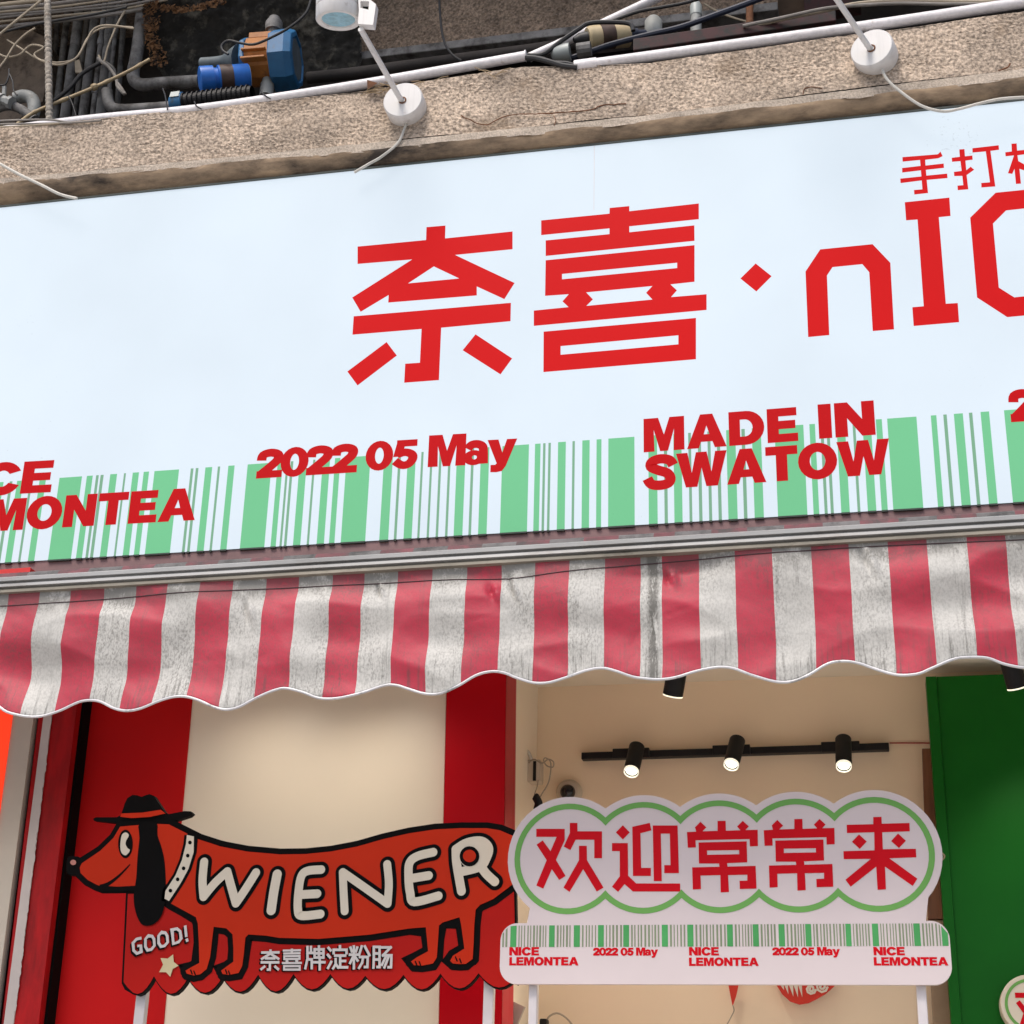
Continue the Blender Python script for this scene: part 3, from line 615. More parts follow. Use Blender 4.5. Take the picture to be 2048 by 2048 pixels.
mb = MB(); pp = [Vector((x, Y_VAL + yoff(x, z, 1) - .0015, z - .001)) for x, z in edge]
mb.tube(pp, .0035, 8); mb.build('piping', M['piping'], awn, sm=True)
mb = MB()                                            # line of stitching below the rail
ST = [(-100, 1208), (0, 1212), (330, 1189), (640, 1172), (860, 1161), (975, 1157), (1040, 1155), (1130, 1144), (1250, 1131), (1400, 1117), (1700, 1096), (2048, 1079), (2300, 1062)]
pp = smooth([P(u, v, Y_VAL) for u, v in ST], 16)
pp = [Vector((p.x, Y_VAL + yoff(p.x, p.z, min(1, max(0, (ztop(p.x) + .02 - p.z) / (ztop(p.x) + .02 - zbot(p.x))))) - .0022, p.z)) for p in pp]
mb.tube(pp, .0013, 5); mb.build('stitching', M['thread'], awn)
# extruded rail: profile (y, z) measured down from its top
prof = [(.050, .006), (-.006, .004), (-.012, 0), (-.012, -.0085), (-.002, -.0105), (-.002, -.0145), (-.012, -.0165), (-.013, -.0235), (-.003, -.026), (-.003, -.029), (-.010, -.031), (-.010, -.0375), (.004, -.040), (.050, -.040)]
rt_l = P(0, 1156, Y_VAL - .012); rt_r = P(2048, 1030, Y_VAL - .012)
rb_l = P(0, 1187, Y_VAL - .012); sc = (rt_l.z - rb_l.z) / .0405
mb = MB(); vs = []
xs = [XL + (XR - XL) * i / 40 for i in range(41)]
for x in xs:
    for (yy, zz) in prof: vs.append((x, Y_VAL + yy, lz(rt_l, rt_r, x) + zz * sc))
n = len(prof)
fs = [(i * n + k, i * n + k + 1, (i + 1) * n + k + 1, (i + 1) * n + k) for i in range(40) for k in range(n - 1)]
mb.add(vs, fs); mb.m = [1 if (i % (n - 1)) >= 8 else 0 for i in range(len(fs))]
mb.build('front_rail', [M['alu'], M['alud']], awn)
mb = MB()                                            # roll of fabric above the rail, stripe by stripe
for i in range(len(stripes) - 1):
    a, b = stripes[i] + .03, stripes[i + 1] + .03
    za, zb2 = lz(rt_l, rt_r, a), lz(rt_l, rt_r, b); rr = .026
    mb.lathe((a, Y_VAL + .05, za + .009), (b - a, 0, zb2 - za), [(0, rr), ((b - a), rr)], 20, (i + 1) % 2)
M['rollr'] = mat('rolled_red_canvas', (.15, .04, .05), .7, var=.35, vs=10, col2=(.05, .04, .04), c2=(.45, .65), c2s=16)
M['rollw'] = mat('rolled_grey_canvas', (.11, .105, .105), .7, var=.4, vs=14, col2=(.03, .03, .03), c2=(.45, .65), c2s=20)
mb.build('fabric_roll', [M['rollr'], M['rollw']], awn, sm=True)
mb = MB(); pp = [Vector((x, Y_VAL + .012, ztop(x) + .024)) for x in xs]; mb.tube(pp, .010, 8); mb.build('rod', M['alud'], awn, sm=True)

# ================================================================== shop interior: panels, walls, ceiling
def slab(name, c, lt, lb, rt, rb, Y, t, z0, z1, m, bev=0):
    lt, lb, rt, rb = [PC(c, p[0], p[1], Y) for p in (lt, lb, rt, rb)]
    ex = lambda a, b, z: a.x + (b.x - a.x) * (z - a.z) / (b.z - a.z)
    m_ = MB(); m_.prism([[(ex(lt, lb, z0), z0), (ex(rt, rb, z0), z0), (ex(rt, rb, z1), z1), (ex(lt, lb, z1), z1)]], Y, Y + t)
    return m_.build(name, m, bev=bev)
ZC = P(1400, 1363, Y_BACK).z
tag(slab('red_wall', 'px', (168, 1411), (93, 2048), (384, 1401), (327, 2048), Y_WALL, .1, 0, 3.12, M['red'], .003), 'tall glossy red wall panel behind the dog sign, beside the black gap', 'wall')
tag(slab('cream_wall', 'px', (384.6, 1401), (327.6, 2048), (892, 1395), (877, 2048), Y_WALL + .004, .1, 0, 3.12, M['cream']), 'glossy cream wall between the two red strips behind the dog sign', 'wall')
col = thing('red_column', P(950, 2048, Y_WALL), 'deep red square column at the right of the cream panel', 'column')
m_ = slab('column_face', 'px', (893, 1395), (878, 2048), (1011.5, 1395), (1003, 2048), Y_WALL - .02, .14, 0, 3.12, M['red2'], .002)
a = P(1011.5, 1395, Y_WALL - .02); b = P(1003, 2048, Y_WALL - .02)
m_.location = m_.location - Vector(col['org']); m_.parent = col
slabr = MB(); ex = lambda z: a.x + (b.x - a.x) * (z - a.z) / (b.z - a.z)
c2 = P(1030.5, 1395, Y_WALL + .09); d2 = P(1025, 2048, Y_WALL + .09)
ex2 = lambda z: c2.x + (d2.x - c2.x) * (z - c2.z) / (d2.z - c2.z)
slabr.add([(ex(0) + .001, Y_WALL - .018, 0), (ex2(0), Y_WALL + .09, 0), (ex2(3.12), Y_WALL + .09, 3.12), (ex(3.12) + .001, Y_WALL - .018, 3.12),
           (ex(0) + .001, Y_WALL + .118, 0), (ex(3.12) + .001, Y_WALL + .118, 3.12)],
          [(0, 1, 2, 3), (1, 4, 5, 2), (0, 3, 5, 4)])
slabr.build('column_edge', M['redret'], col)
x_sl = c2.x
mb = MB(); bl = P(1076, 1381, Y_BACK)
mb.add([(x_sl - .02, Y_WALL + .06, 0), (bl.x, Y_BACK, 0), (bl.x, Y_BACK, ZC), (x_sl - .02, Y_WALL + .06, ZC), (x_sl - .1, Y_BACK + .1, 0), (x_sl - .1, Y_BACK + .1, ZC)], [(0, 1, 2, 3), (1, 4, 5, 2), (3, 2, 5), (0, 3, 5, 4)])
tag(mb.build('side_wall', M['cream']), 'narrow cream side wall between the red column and the tan back wall', 'wall')
mb = MB(); mb.box((bl.x - .05, Y_BACK + .001, 0), (3.0, Y_BACK + .12, ZC))
tag(mb.build('back_wall', M['back']), 'plain tan back wall of the shop behind the welcome sign', 'wall')
mb = MB(); mb.box((bl.x - .25, 4.13, ZC), (3.0, Y_BACK + .12, ZC + .1)); struct(mb.build('ceiling', M['ceil']))
mb = MB(); mb.box((-2.6, 4.13, 3.12), (bl.x - .251, Y_BACK, 3.22)); struct(mb.build('left_ceiling', M['ceil']))
mb = MB(); mb.box((-3.2, Y_SIGN + .105, ZC + .02), (3.2, 4.128, 3.6)); tag(mb.build('lintel', M['darkwall']), 'dark lintel wall hidden behind the awning above the shop opening', 'wall')
mb = MB(); mb.box((2.9, 4.0, 0), (3.0, Y_BACK, ZC)); tag(mb.build('end_wall', M['back']), 'plain wall closing the right end of the shop', 'wall')
# green partition at the right with its edge strip, wooden boards beside it
grn = thing('green_partition', P(1950, 2048, 4.78), 'dark glossy green partition panel right of the welcome sign', 'partition')
o = slab('panel', 'px', (1873, 1353.5), (1924, 2048), (2700, 1338), (2800, 2048), 4.78, .05, 0, P(1873, 1353.5, 4.78).z, M['green'])
o.location -= Vector(grn['org']); o.parent = grn
o = slab('edge_strip', 'px', (1851.5, 1355), (1903, 2048), (1872.5, 1353.5), (1923.5, 2048), 4.772, .07, 0, P(1851.5, 1353.5, 4.772).z, M['green'], .003)
o.location -= Vector(grn['org']); o.parent = grn
tag(slab('wooden_board', 'px', (1844, 1496), (1856, 1840), (1870, 1496), (1896, 1840), 4.84, .03, P(1850, 1838, 4.84).z, P(1850, 1497, 4.84).z, M['wood'], .002), 'red brown wooden board standing against the green partition edge', 'board')
tag(slab('low_board', 'px', (1855, 1842), (1866, 2048), (1897, 1842), (1909, 2048), 4.835, .03, 0, P(1850, 1842, 4.835).z, M['woodl'], .002), 'tan wooden board low behind the right post of the welcome sign', 'board')

a = P(-40, 1432, 4.43)
mb = MB(); mb.box((-6, 4.46, 0), (a.x - .12, 4.6, 3.6)); tag(mb.build('neighbour_wall', M['strip']), 'plain plastered wall of the neighbouring shop past the left edge', 'wall')
# ---- left edge: lit red box, cream post, door frame
tag(slab('red_lightbox', 'b6', (-300, 150), (-380, 690), (70, 150), (-2, 690), 4.405, .08, 0, 3.1, M['litred']), 'glowing orange red lightbox strip cut off by the left edge', 'lightbox')
tag(slab('cream_post', 'b6', (73, 150), (1, 690), (192, 165), (20, 1500), 4.41, .1, 0, 3.15, M['creampost'], .003), 'cream painted post left of the worn red door frame', 'post')
df = thing('door_frame', PC('b6', 200, 1932, 4.42), 'worn red painted door frame with pale strip and black gap by the dog sign', 'door frame')
for nm, a, b, c_, d, Y, mm in (('dark_groove', (193, 165), (10, 1650), (222, 165), (43, 1650), 4.44, M['black']), ('red_bead', (222, 165), (43, 1650), (250, 165), (58, 1650), 4.425, M['wornred']),
                              ('pale_strip', (250, 165), (58, 1650), (296, 160), (112, 1650), 4.415, M['frost']), ('red_jamb', (296, 160), (112, 1650), (441, 120), (257, 1650), 4.42, M['wornred']),
                              ('black_gap', (441, 120), (257, 1650), (486, 100), (303, 1650), 4.45, M['ink'])):
    o = slab(nm, 'b6', a, b, c_, d, Y, .08, 0, 3.15, mm, .0015); o.location -= Vector(df['org']); o.parent = df
# ragged paint line along the jamb
mb = MB(); A = PC('b6', 296, 160, 4.419); B = PC('b6', 88, 1860, 4.419); L_ = []
for i in range(161):
    t = i / 160; p = A.lerp(B, t); L_.append((p.x + .003 + .006 * abs(noise.noise(Vector((0, 0, p.z * 22)))) + .003 * noise.noise(Vector((3, 0, p.z * 90))), p.z))
Q_ = [(A.lerp(B, i / 160).x - .004, A.lerp(B, i / 160).z) for i in range(161)]
mb.add([(p[0], 4.4135, p[1]) for p in L_ + Q_], [(i, i + 1, 162 + i, 161 + i) for i in range(160)]); mb.build('ragged_paint', M['frost'], df)

# ================================================================== track light on the back wall
trk = thing('track_light', P(1470, 1503, Y_BACK - .01), 'black track light on the tan wall with three lit spot heads', 'track light')
ta = P(1163, 1512, Y_BACK - .03); tb = P(1778, 1492.5, Y_BACK - .03); th = .0105
dv = (tb - ta).normalized(); up = Vector((0, 0, 1))
mb = MB(); mb.obox((ta + tb) / 2 + Vector((0, .012, 0)), dv * ((tb - ta).length / 2), Vector((0, .016, 0)), up * th); mb.build('rail', M['black'], trk, bev=.002)
heads = [((1274, 1484), (1263, 1541)), ((1475, 1471), (1463, 1527)), ((1686.5, 1469), (1687.5, 1530))]
for (tu, tv), (bu, bv) in heads:
    p1 = P(tu, tv + 9, Y_BACK - .10); 
    # heads point down and a little out of the wall, leaning as seen
    yb = Y_BACK - .155
    p2 = P(bu, bv, yb); ax = (p2 - p1); Ln = ax.length; ax.normalize(); rr = .0235
    pc = P((tu + bu) / 2 - 6, 1511 - (tu - 1163) * .0317, Y_BACK - .045)
    mb = MB(); mb.obox(pc, dv * .056, Vector((0, .012, 0)), up * .0150); mb.obox(pc + Vector((.02, -.03, 0)), dv * .008, Vector((0, .03, 0)), up * .008); mb.build('adapter', M['black'], trk, bev=.002)
    mb = MB(); mb.lathe(p1, ax, [(-.004, 0), (-.004, rr - .006), (.002, rr), (Ln - .004, rr), (Ln, rr - .001), (Ln, rr - .004), (Ln - .018, rr - .005), (Ln - .02, 0)], 28)
    hd = mb.build('lamp_head', M['black'], trk, sm=True)
    mb = MB(); mb.lathe(p1, ax, [(Ln - .002, rr - .0046), (Ln - .002, 0)], 28); mb.build('lit_lens', M['lit'], hd)
    mb = MB(); mb.lathe(p1, ax, [(Ln + .0005, rr - .001), (Ln + .009, rr - .0012), (Ln + .009, rr - .0035), (Ln - .001, rr - .0042)], 28); mb.build('lit_rim', M['litrim'], hd)
    e = p1 + ax * (Ln + .004); sx_ = ax.cross(Vector((0, 1, 0))).normalized(); sy_ = ax.cross(sx_).normalized()
    mb = MB(); mb.tube([e + sx_ * math.cos(R(t)) * rr * .80 + sy_ * math.sin(R(t)) * rr * .80 for t in range(0, 360, 15)], .0016, 6, closed=True); mb.build('retaining_ring', M['black'], hd)
    l = bpy.data.lights.new('track_spot_light', 'SPOT'); l.energy = 15; l.spot_size = R(95); l.spot_blend = .8; l.shadow_soft_size = .02; l.color = (1, .9, .74)
    lo = bpy.data.objects.new('track_spot_light', l); COL.objects.link(lo); lo.location = p1 + ax * (Ln + .012) ; lo.rotation_euler = (-ax).to_track_quat('Z', 'Y').to_euler()
# thin wire along the wall to the right of the track
mb = MB(); mb.tube([P(1779, 1486, Y_BACK - .003), P(1862, 1486, Y_BACK - .003)], .002, 6); tag(mb.build('wall_wire', M['redret']), 'thin wire running from the track light to the green partition', 'wire')

# ---- black spots under the ceiling near the awning
def ceil_spot(quad, Y, label, tilt, energy=6, cone=95):
    (a, b, c_, d) = [PC(*p, Y) for p in quad]             # top left, top right, bottom right, bottom left
    top = (a + b) / 2; bot = (c_ + d) / 2; ax = (bot - top).normalized(); ax = (ax + Vector((0, tilt, 0))).normalized()
    rr = (c_ - d).length / 2; base = Vector((top.x, Y, 3.1 if top.x < bl.x else ZC))
    t = thing('ceiling_spotlight', base, label, 'spotlight', 'black spotlights under the shop ceiling')
    Ln = (bot - top).length
    m_ = MB(); m_.lathe(bot, -ax, [(.016, 0), (.012, rr * .82), (0, rr * .84), (-.001, rr), (Ln + .05, rr), (Ln + .056, rr * .8), (Ln + .056, 0)], 28); hd = m_.build('lamp_head', M['black'], t, sm=True)
    m_ = MB(); m_.lathe(bot, -ax, [(.010, rr * .81), (.010, 0)], 28); m_.build('lit_lens', M['lit'], hd)
    m_ = MB(); m_.lathe(bot, -ax, [(-.002, rr * 1.0), (-.005, rr * .99), (-.005, rr * .9), (0, rr * .88)], 28); m_.build('rim', M['litrim'], hd)
    m_ = MB(); m_.tube([bot - ax * (Ln + .03), Vector((base.x, Y, base.z))], .009, 10); m_.build('stem', M['black'], t)
    l = bpy.data.lights.new('ceiling_spot_light', 'SPOT'); l.energy = energy; l.spot_size = R(cone); l.spot_blend = 1; l.shadow_soft_size = .04; l.color = (1, .92, .80)
    lo = bpy.data.objects.new('ceiling_spot_light', l); COL.objects.link(lo); lo.location = bot + ax * .012; lo.rotation_euler = (-ax).to_track_quat('Z', 'Y').to_euler()
ceil_spot((('c3', 1362, 70), ('c3', 1525, 70), ('c3', 1488, 212), ('c3', 1340, 166)), 4.42, 'black spotlight hanging just below the awning near the middle', .45)
ceil_spot((('b5', 1790, 725), ('b5', 1925, 725), ('b5', 1945, 818), ('b5', 1845, 850)), 4.42, 'black spotlight in front of the green partition, cut off by the right edge', .45)
for u_, lab in ((480, 'black spotlight hidden behind the awning over the left half of the cream wall'), (720, 'black spotlight hidden behind the awning over the right half of the cream wall')):
    ceil_spot((('px', u_ - 20, 1270), ('px', u_ + 20, 1270), ('px', u_ + 18, 1300), ('px', u_ - 20, 1300)), 4.22, lab, .04, 4.6, 155)

# ================================================================== dog shaped signboard
YD = 4.16
C12 = lambda pts: [(p[0] + 1700, p[1] + 154.6) for p in pts]
dog = thing('dog_signboard', Vector((P(560, 2048, YD).x, YD, 0)), 'red dachshund shaped signboard with hat and white lettering on posts', 'signboard')
sil = [(255, 300), (275, 288), (440, 287), (470, 270), (488, 220), (500, 180), (520, 140), (560, 115), (595, 118), (630, 130), (660, 118), (690, 108), (725, 122), (770, 190), (805, 242), (835, 264), (900, 252), (960, 240), (1010, 242), (1024, 258), (1000, 280), (880, 318), (1000, 383), (1200, 455), (1450, 515), (1700, 538), (1900, 534)] + \
      C12([(400, 362), (600, 320), (800, 265), (1000, 220), (1200, 187), (1400, 180), (1600, 180), (1720, 205), (1810, 245), (1900, 310), (1950, 420), (1910, 560), (1822, 665), (1828, 950), (1832, 1430)])
def scall(x0, y0, x1, y1, low):
    return [(x0 + (x1 - x0) * t, y0 + (y1 - y0) * t + (low - (y0 + y1) / 2) * math.sin(math.pi * t) ** .92) for t in (.0, .1, .22, .36, .5, .64, .78, .9)]
cus = C12([(1850, 1360), (1535, 1352), (1240, 1355), (955, 1365), (660, 1372), (390, 1358), (105, 1358)])[0:7]
cus = cus + [(1532, 1518), (1257, 1535), (990, 1543), (727, 1530)]
lows = [1618, 1625, 1632, 1630, 1626, 1632, 1648, 1650, 1658, 1666, 1668]
bott = []
for i in range(len(cus) - 1): bott += scall(*cus[i], *cus[i + 1], lows[i])
bott += scall(727, 1530, 475, 1545, 1668)[0:6] + [(500, 1620), (476, 1570)]
sil += bott + [(510, 866), (330, 868), (310, 845), (150, 740), (120, 736), (80, 737), (55, 722), (48, 690), (52, 620), (62, 592), (95, 586), (140, 592), (172, 610), (300, 520), (400, 420), (458, 336), (300, 318), (262, 314)]
mb = MB(); mb.prism([flat2('c1', sil, YD)], YD, YD + .02); mb.build('board', M['ink'], dog)
ys = (PC('c1', 0, 0, YD) - PC('c1', 1000, 0, YD)).length / 1000      # metres per measured unit
bgp = [(526, 880), (860, 880), (1000, 1020), (2900, 1080)] + C12([(1500, 900), (1650, 760), (1808, 690), (1814, 950), (1816, 1400)])
inner = [(x, y - 14) for x, y in bott[:-2]]
mb = MB(); mb.flat([flat2('c1', bgp + inner + [(520, 1600), (492, 1560)], YD)], YD - .0008); mb.build('red_ground', M['dogr'], dog)
body = [(470, 362), (620, 350), (760, 342), (845, 345), (960, 402), (1080, 462), (1250, 517), (1450, 555), (1700, 577)] + C12([(200, 420), (400, 400), (600, 362), (800, 305), (1000, 260), (1200, 230), (1400, 220), (1600, 220), (1700, 236), (1800, 278), (1880, 340), (1915, 430), (1880, 560), (1800, 655), (1650, 768), (1550, 812), (1515, 850), (1505, 960), (1500, 1100), (1492, 1230), (1440, 1268), (1400, 1270), (1340, 1265), (1318, 1245), (1340, 1205), (1428, 1150), (1415, 1050), (1402, 960), (1390, 908), (1260, 948), (1232, 972), (1225, 1080), (1215, 1220), (1185, 1265), (1100, 1282), (1040, 1278), (1016, 1250), (1060, 1218), (1148, 1170), (1140, 1080), (1130, 985), (1000, 995), (700, 1042), (300, 1075), (0, 1067)]) + \
       [(1600, 1205), (1460, 1195), (1437, 1220), (1425, 1350), (1412, 1440), (1385, 1492), (1310, 1508), (1262, 1500), (1250, 1475), (1290, 1445), (1345, 1405), (1345, 1300), (1338, 1195), (1290, 1148), (1192, 1136), (1180, 1240), (1165, 1370), (1138, 1462), (1090, 1502), (1040, 1512), (985, 1498), (975, 1475), (1020, 1448), (1082, 1415), (1078, 1250), (1070, 1110), (1055, 1062), (960, 1010), (865, 958), (760, 880), (590, 826), (470, 830), (340, 832), (290, 812), (220, 775), (165, 722), (158, 680), (175, 645), (318, 548), (420, 448)]
mb = MB(); bp2 = flat2('c1', body, YD); mb.strip(bp2 + [bp2[0]], 82 * ys, YD - .0016, cap=False)
for p in bp2: mb.flat([arc(p[0], p[1], 41 * ys, 41 * ys, 0, 330, 11)], YD - .0016)
# keep the outline inside the board: the board edge is cut along it
mb.build('dog_outline', M['ink'], dog)
mb = MB(); mb.flat([bp2], YD - .0045); mb.build('dog_body', M['dogo'], dog)
YE = YD - .0052
mb = MB()
mb.flat([flat2('c1', smooth([(x, y, 0) for x, y in [(620, 335), (750, 330), (760, 430), (790, 520), (815, 640), (825, 850), (815, 960), (790, 1050), (740, 1110), (680, 1130), (630, 1110), (590, 1020), (575, 900), (595, 760), (605, 600), (620, 450)]], 3, True), YD)], YE)
mb.build('dog_ear', M['ink'], dog)
mb = MB()
mb.flat([flat2('c1', arc(512, 497, 57, 110, 0, 350, 35), YD)], YE)                                   # eye ring
mb.build('eye', M['ink'], dog); mb = MB()
mb.strip(flat2('c1', smooth([(315, 832, 0), (380, 805, 0), (460, 745, 0), (548, 655, 0)], 6), YD), [v * ys for v in [38 - 30 * i / 18 for i in range(19)]], YE, cap=False)
mb.strip(flat2('c1', [(300, 838), (450, 846), (600, 838)], YD), 34 * ys, YE, cap=False)
mb.build('mouth', M['ink'], dog); mb = MB()
cl = [(988, 428), (1042, 440), (1040, 560), (1000, 690), (940, 800), (850, 938), (815, 920), (822, 860), (900, 740), (950, 620), (980, 500)]
clp = flat2('c1', cl, YD); mb.strip(clp + [clp[0]], 42 * ys, YE, cap=False)
mb.build('collar_edge', M['ink'], dog); mb = MB()
for (x, y) in ((1015, 1470), (1040, 1478)): mb.strip(flat2('c1', [(x, y), (x + 12, y + 30)], YD), 9 * ys, YE)
for (x, y) in ((1285, 1470), (1308, 1478)): mb.strip(flat2('c1', [(x, y), (x + 10, y + 28)], YD), 9 * ys, YE)
for (x, y) in ((1050, 1250), (1080, 1252), (1360, 1215), (1392, 1230)): mb.strip(flat2('c2', [(x, y), (x + 12, y + 30)], YD), 9 * ys, YE)
mb.build('claw_lines', M['ink'], dog)
mb = MB(); mb.flat([flat2('c1', [(472, 288), (482, 262), (640, 256), (785, 234), (822, 262), (700, 289), (560, 298)], YD)], YE - .0012); mb.build('hat_band', M['dogo'], dog)
mb = MB(); mb.flat([clp], YE - .0012); mb.build('collar', M['dogc'], dog); mb = MB()
mb.flat([flat2('c1', smooth([(x, y, 0) for x, y in [(515, 408), (540, 430), (520, 470), (515, 500), (530, 530), (548, 545), (530, 575), (508, 585), (480, 560), (474, 500), (485, 430)]], 3, True), YD)], YE - .0012); mb.build('eye_white', M['dogc'], dog)
mb = MB()
for (x, y) in ((1012, 487), (995, 588), (963, 686), (917, 771), (861, 858)): mb.flat([flat2('c1', arc(x, y, 14, 15, 0, 345, 15), YD)], YE - .0018)
mb.build('collar_studs', M['ink'], dog)
mb = MB(); mb.flat([flat2('c1', arc(110, 640, 23, 21, 0, 345, 15), YD)], YE - .001); mb.build('nose_shine', M['dogp'], dog)
# WIENER
LET = [([[(1122, 637), (1110, 780), (1118, 905)], [(1118, 905), (1205, 800), (1300, 712)], [(1300, 712), (1335, 840), (1368, 955)], [(1368, 955), (1440, 850), (1522, 720)]], 60),
       ([[(1686, 733), (1660, 870), (1640, 1010)]], 66),
       ([C12([(325, 542), (220, 552), (172, 595), (150, 720), (146, 850), (175, 897), (320, 885)]), C12([(160, 735), (295, 728)])], 58),
       ([C12([(507, 862), (498, 700), (492, 562)]), C12([(492, 562), (640, 665), (838, 805)]), C12([(838, 805), (848, 650), (835, 500)])], 55),
       ([C12([(1190, 408), (1070, 438), (1008, 490), (1000, 600), (1012, 720), (1045, 790), (1230, 745)]), C12([(1010, 612), (1155, 588)])], 58),
       ([C12([(1365, 385), (1372, 500), (1408, 708)]), C12([(1365, 385), (1450, 335), (1560, 322), (1618, 375), (1600, 455), (1550, 520), (1400, 560)]), C12([(1560, 520), (1600, 575), (1665, 635)])], 60)]
mk = MB(); mc = MB()
for strokes, w in LET:
    for st in strokes:
        pp = [(p.x, p.y) for p in smooth([(x, y, 0) for x, y in st], 6)]
        mk.strip(flat2('c1', pp, YD), (w + 52) * ys, YE); mc.strip(flat2('c1', pp, YD), w * ys, YE - .0025)
mc.flat([flat2('c1', arc(3200, 588, 112, 104, 0, 345, 23), YD)], YE - .0025)
mk.flat([flat2('c1', arc(3171, 595, 76, 78, 0, 345, 23), YD)], YE - .0038)
mk.build('letter_outlines', M['ink'], dog); mc.build('lettering', M['dogc'], dog)
mb = MB(); mb.flat([flat2('c1', arc(3171, 592, 50, 48, 0, 345, 23), YD)], YE - .0046); mb.build('letter_counter', M['dogo'], dog)
# GOOD! and star, small characters
def good(mb, dx, dy, y, w):
    G = [[(638, 1224), (600, 1232), (572, 1262), (577, 1320), (602, 1343), (636, 1330), (632, 1282), (606, 1286)], [(668, 1232), (690, 1207), (720, 1210), (734, 1232), (738, 1282), (714, 1312), (684, 1318), (668, 1290), (668, 1232)],
         [(770, 1206), (792, 1180), (822, 1184), (836, 1206), (840, 1256), (816, 1284), (788, 1290), (770, 1262), (770, 1206)], [(873, 1160), (884, 1268), (925, 1254), (944, 1228), (936, 1172), (912, 1152), (873, 1160)], [(976, 1138), (983, 1205)], [(989, 1238), (990, 1242)]]
    for g in G:
        pp = flat2('c1', [(x + dx, y2 + dy) for x, y2 in g], YD)
        if len(g) == 2: mb.seg(pp, w * ys, y); continue
        if g[0] == g[-1]: a_, b_ = Vector(pp[0]), Vector(pp[1]); m_ = tuple((a_ + b_) / 2); pp = [m_] + pp[1:] + [m_]
        mb.strip(pp, w * ys, y, cap=False)
mb = MB(); good(mb, -12, 14, YE, 22); mb.build('lettering_shade', M['ink'], dog)
m2 = MB(); good(m2, 0, 0, YE - .0015, 19); m2.build('small_lettering', M['whitep'], dog)
PAI = [[(1.5, .5), (1.5, 5.5), (.5, 9.5)], [(3.2, .5), (3.2, 3)], [(1.5, 3), (4.2, 3)], [(1.5, 5.8), (3.6, 5.8), (3.6, 9.5)], [(5, 1.5), (9.3, 1.5), (9.3, 5), (5, 5), (5, 1.5)], [(5, 3.2), (9.3, 3.2)], [(7.1, .3), (7.1, 5)], [(4.5, 7), (9.8, 7)], [(7.5, 5), (7.5, 10)]]
DIAN = [[(.7, 1), (1.7, 2)], [(.4, 4), (1.4, 5)], [(.5, 9.5), (2, 7)], [(3.2, 3.2), (3.2, 1.8), (9.5, 1.8), (9.5, 3.2)], [(6.3, .3), (6.3, 1.8)], [(4, 4.3), (8.8, 4.3)], [(6.4, 4.3), (6.4, 9)], [(6.4, 6.6), (8.8, 6.6)], [(4.2, 5.8), (4.2, 8), (3, 9.7)], [(4.2, 8), (5.5, 9.3), (9.8, 9.3)]]
FEN = [[(2.2, .5), (2.2, 9.8)], [(.3, 4), (4.2, 4)], [(.6, 1), (1.2, 2.6)], [(3.8, 1), (3.2, 2.6)], [(2.2, 4.2), (.4, 7.5)], [(2.2, 4.2), (4, 6.5)], [(6, .5), (4.8, 4)], [(7.6, .5), (9.8, 4.2)], [(5.2, 5), (9, 5), (8.8, 9.3), (7.6, 9.3)], [(6.8, 5), (6.2, 7.5), (4.8, 9.6)]]
CHG = [[(.8, 9.6), (1, 5), (1, .8), (3.8, .8), (3.8, 9.4), (2.8, 9.4)], [(1, 3.6), (3.8, 3.6)], [(1, 6.2), (3.8, 6.2)], [(5, 1), (9.2, 1), (5.5, 4.4), (9.6, 4.4), (9.4, 9.5), (8.2, 9.5)], [(7.2, 4.4), (5, 8.4)], [(8.4, 4.6), (6.2, 9.5)]]
def outl(C, box):                                    # fit measured outlines into a small box
    xs_ = [p[0] for k in C for c in k for p in c]; ys_ = [p[1] + p[0] * .085 for k in C for c in k for p in c]
    x0, x1, y0, y1 = min(xs_), max(xs_), min(ys_), max(ys_)
    return [[[(box[0] + (p[0] - x0) / (x1 - x0) * (box[2] - box[0]), box[1] + (p[1] + p[0] * .085 - y0) / (y1 - y0) * (box[3] - box[1])) for p in c] for c in k] for k in C]
for dx, dy, y, nm, mm_ in ((-14, 8, YE, 'character_shade', M['ink']), (0, 0, YE - .0015, 'character', M['whitep'])):
    for C, box in ((NAI, (1552, 1312, 1706, 1478)), (XI, (1722, 1306, 1876, 1476))):
        m2 = MB(); char(m2, outl(C, (box[0] + dx, box[1] + dy, box[2] + dx, box[3] + dy)), 'c1', YD, y); m2.build(nm, mm_, dog)
    for C, x0 in ((PAI, 195), (DIAN, 370), (FEN, 542), (CHG, 715)):
        m2 = MB()
        for st in C: m2.seg(flat2('c2', [(x0 + dx + a * 15.8, 1130 + dy + (x0 - 195) * -.012 + b_ * 18) for a, b_ in st], YD), 17 * ys, y)
        m2.build(nm, mm_, dog)
mb = MB(); mb.flat([flat2('c1', [(880, 1350), (885, 1408), (922, 1437), (877, 1462), (858, 1523), (826, 1487), (772, 1487), (803, 1430), (783, 1378), (838, 1382)], YD)], YE); mb.build('star', M['dogy'], dog)
for u0, u1 in ((273, 293), (968, 988)):
    a = P(u0, 2020, YD + .035); b = P(u1, 2020, YD + .035)
    mb = MB(); mb.box((a.x, YD + .022, 0), (b.x, YD + .045, P(u0, 1900, YD).z)); mb.build('post', M['postw'], dog, bev=.002)

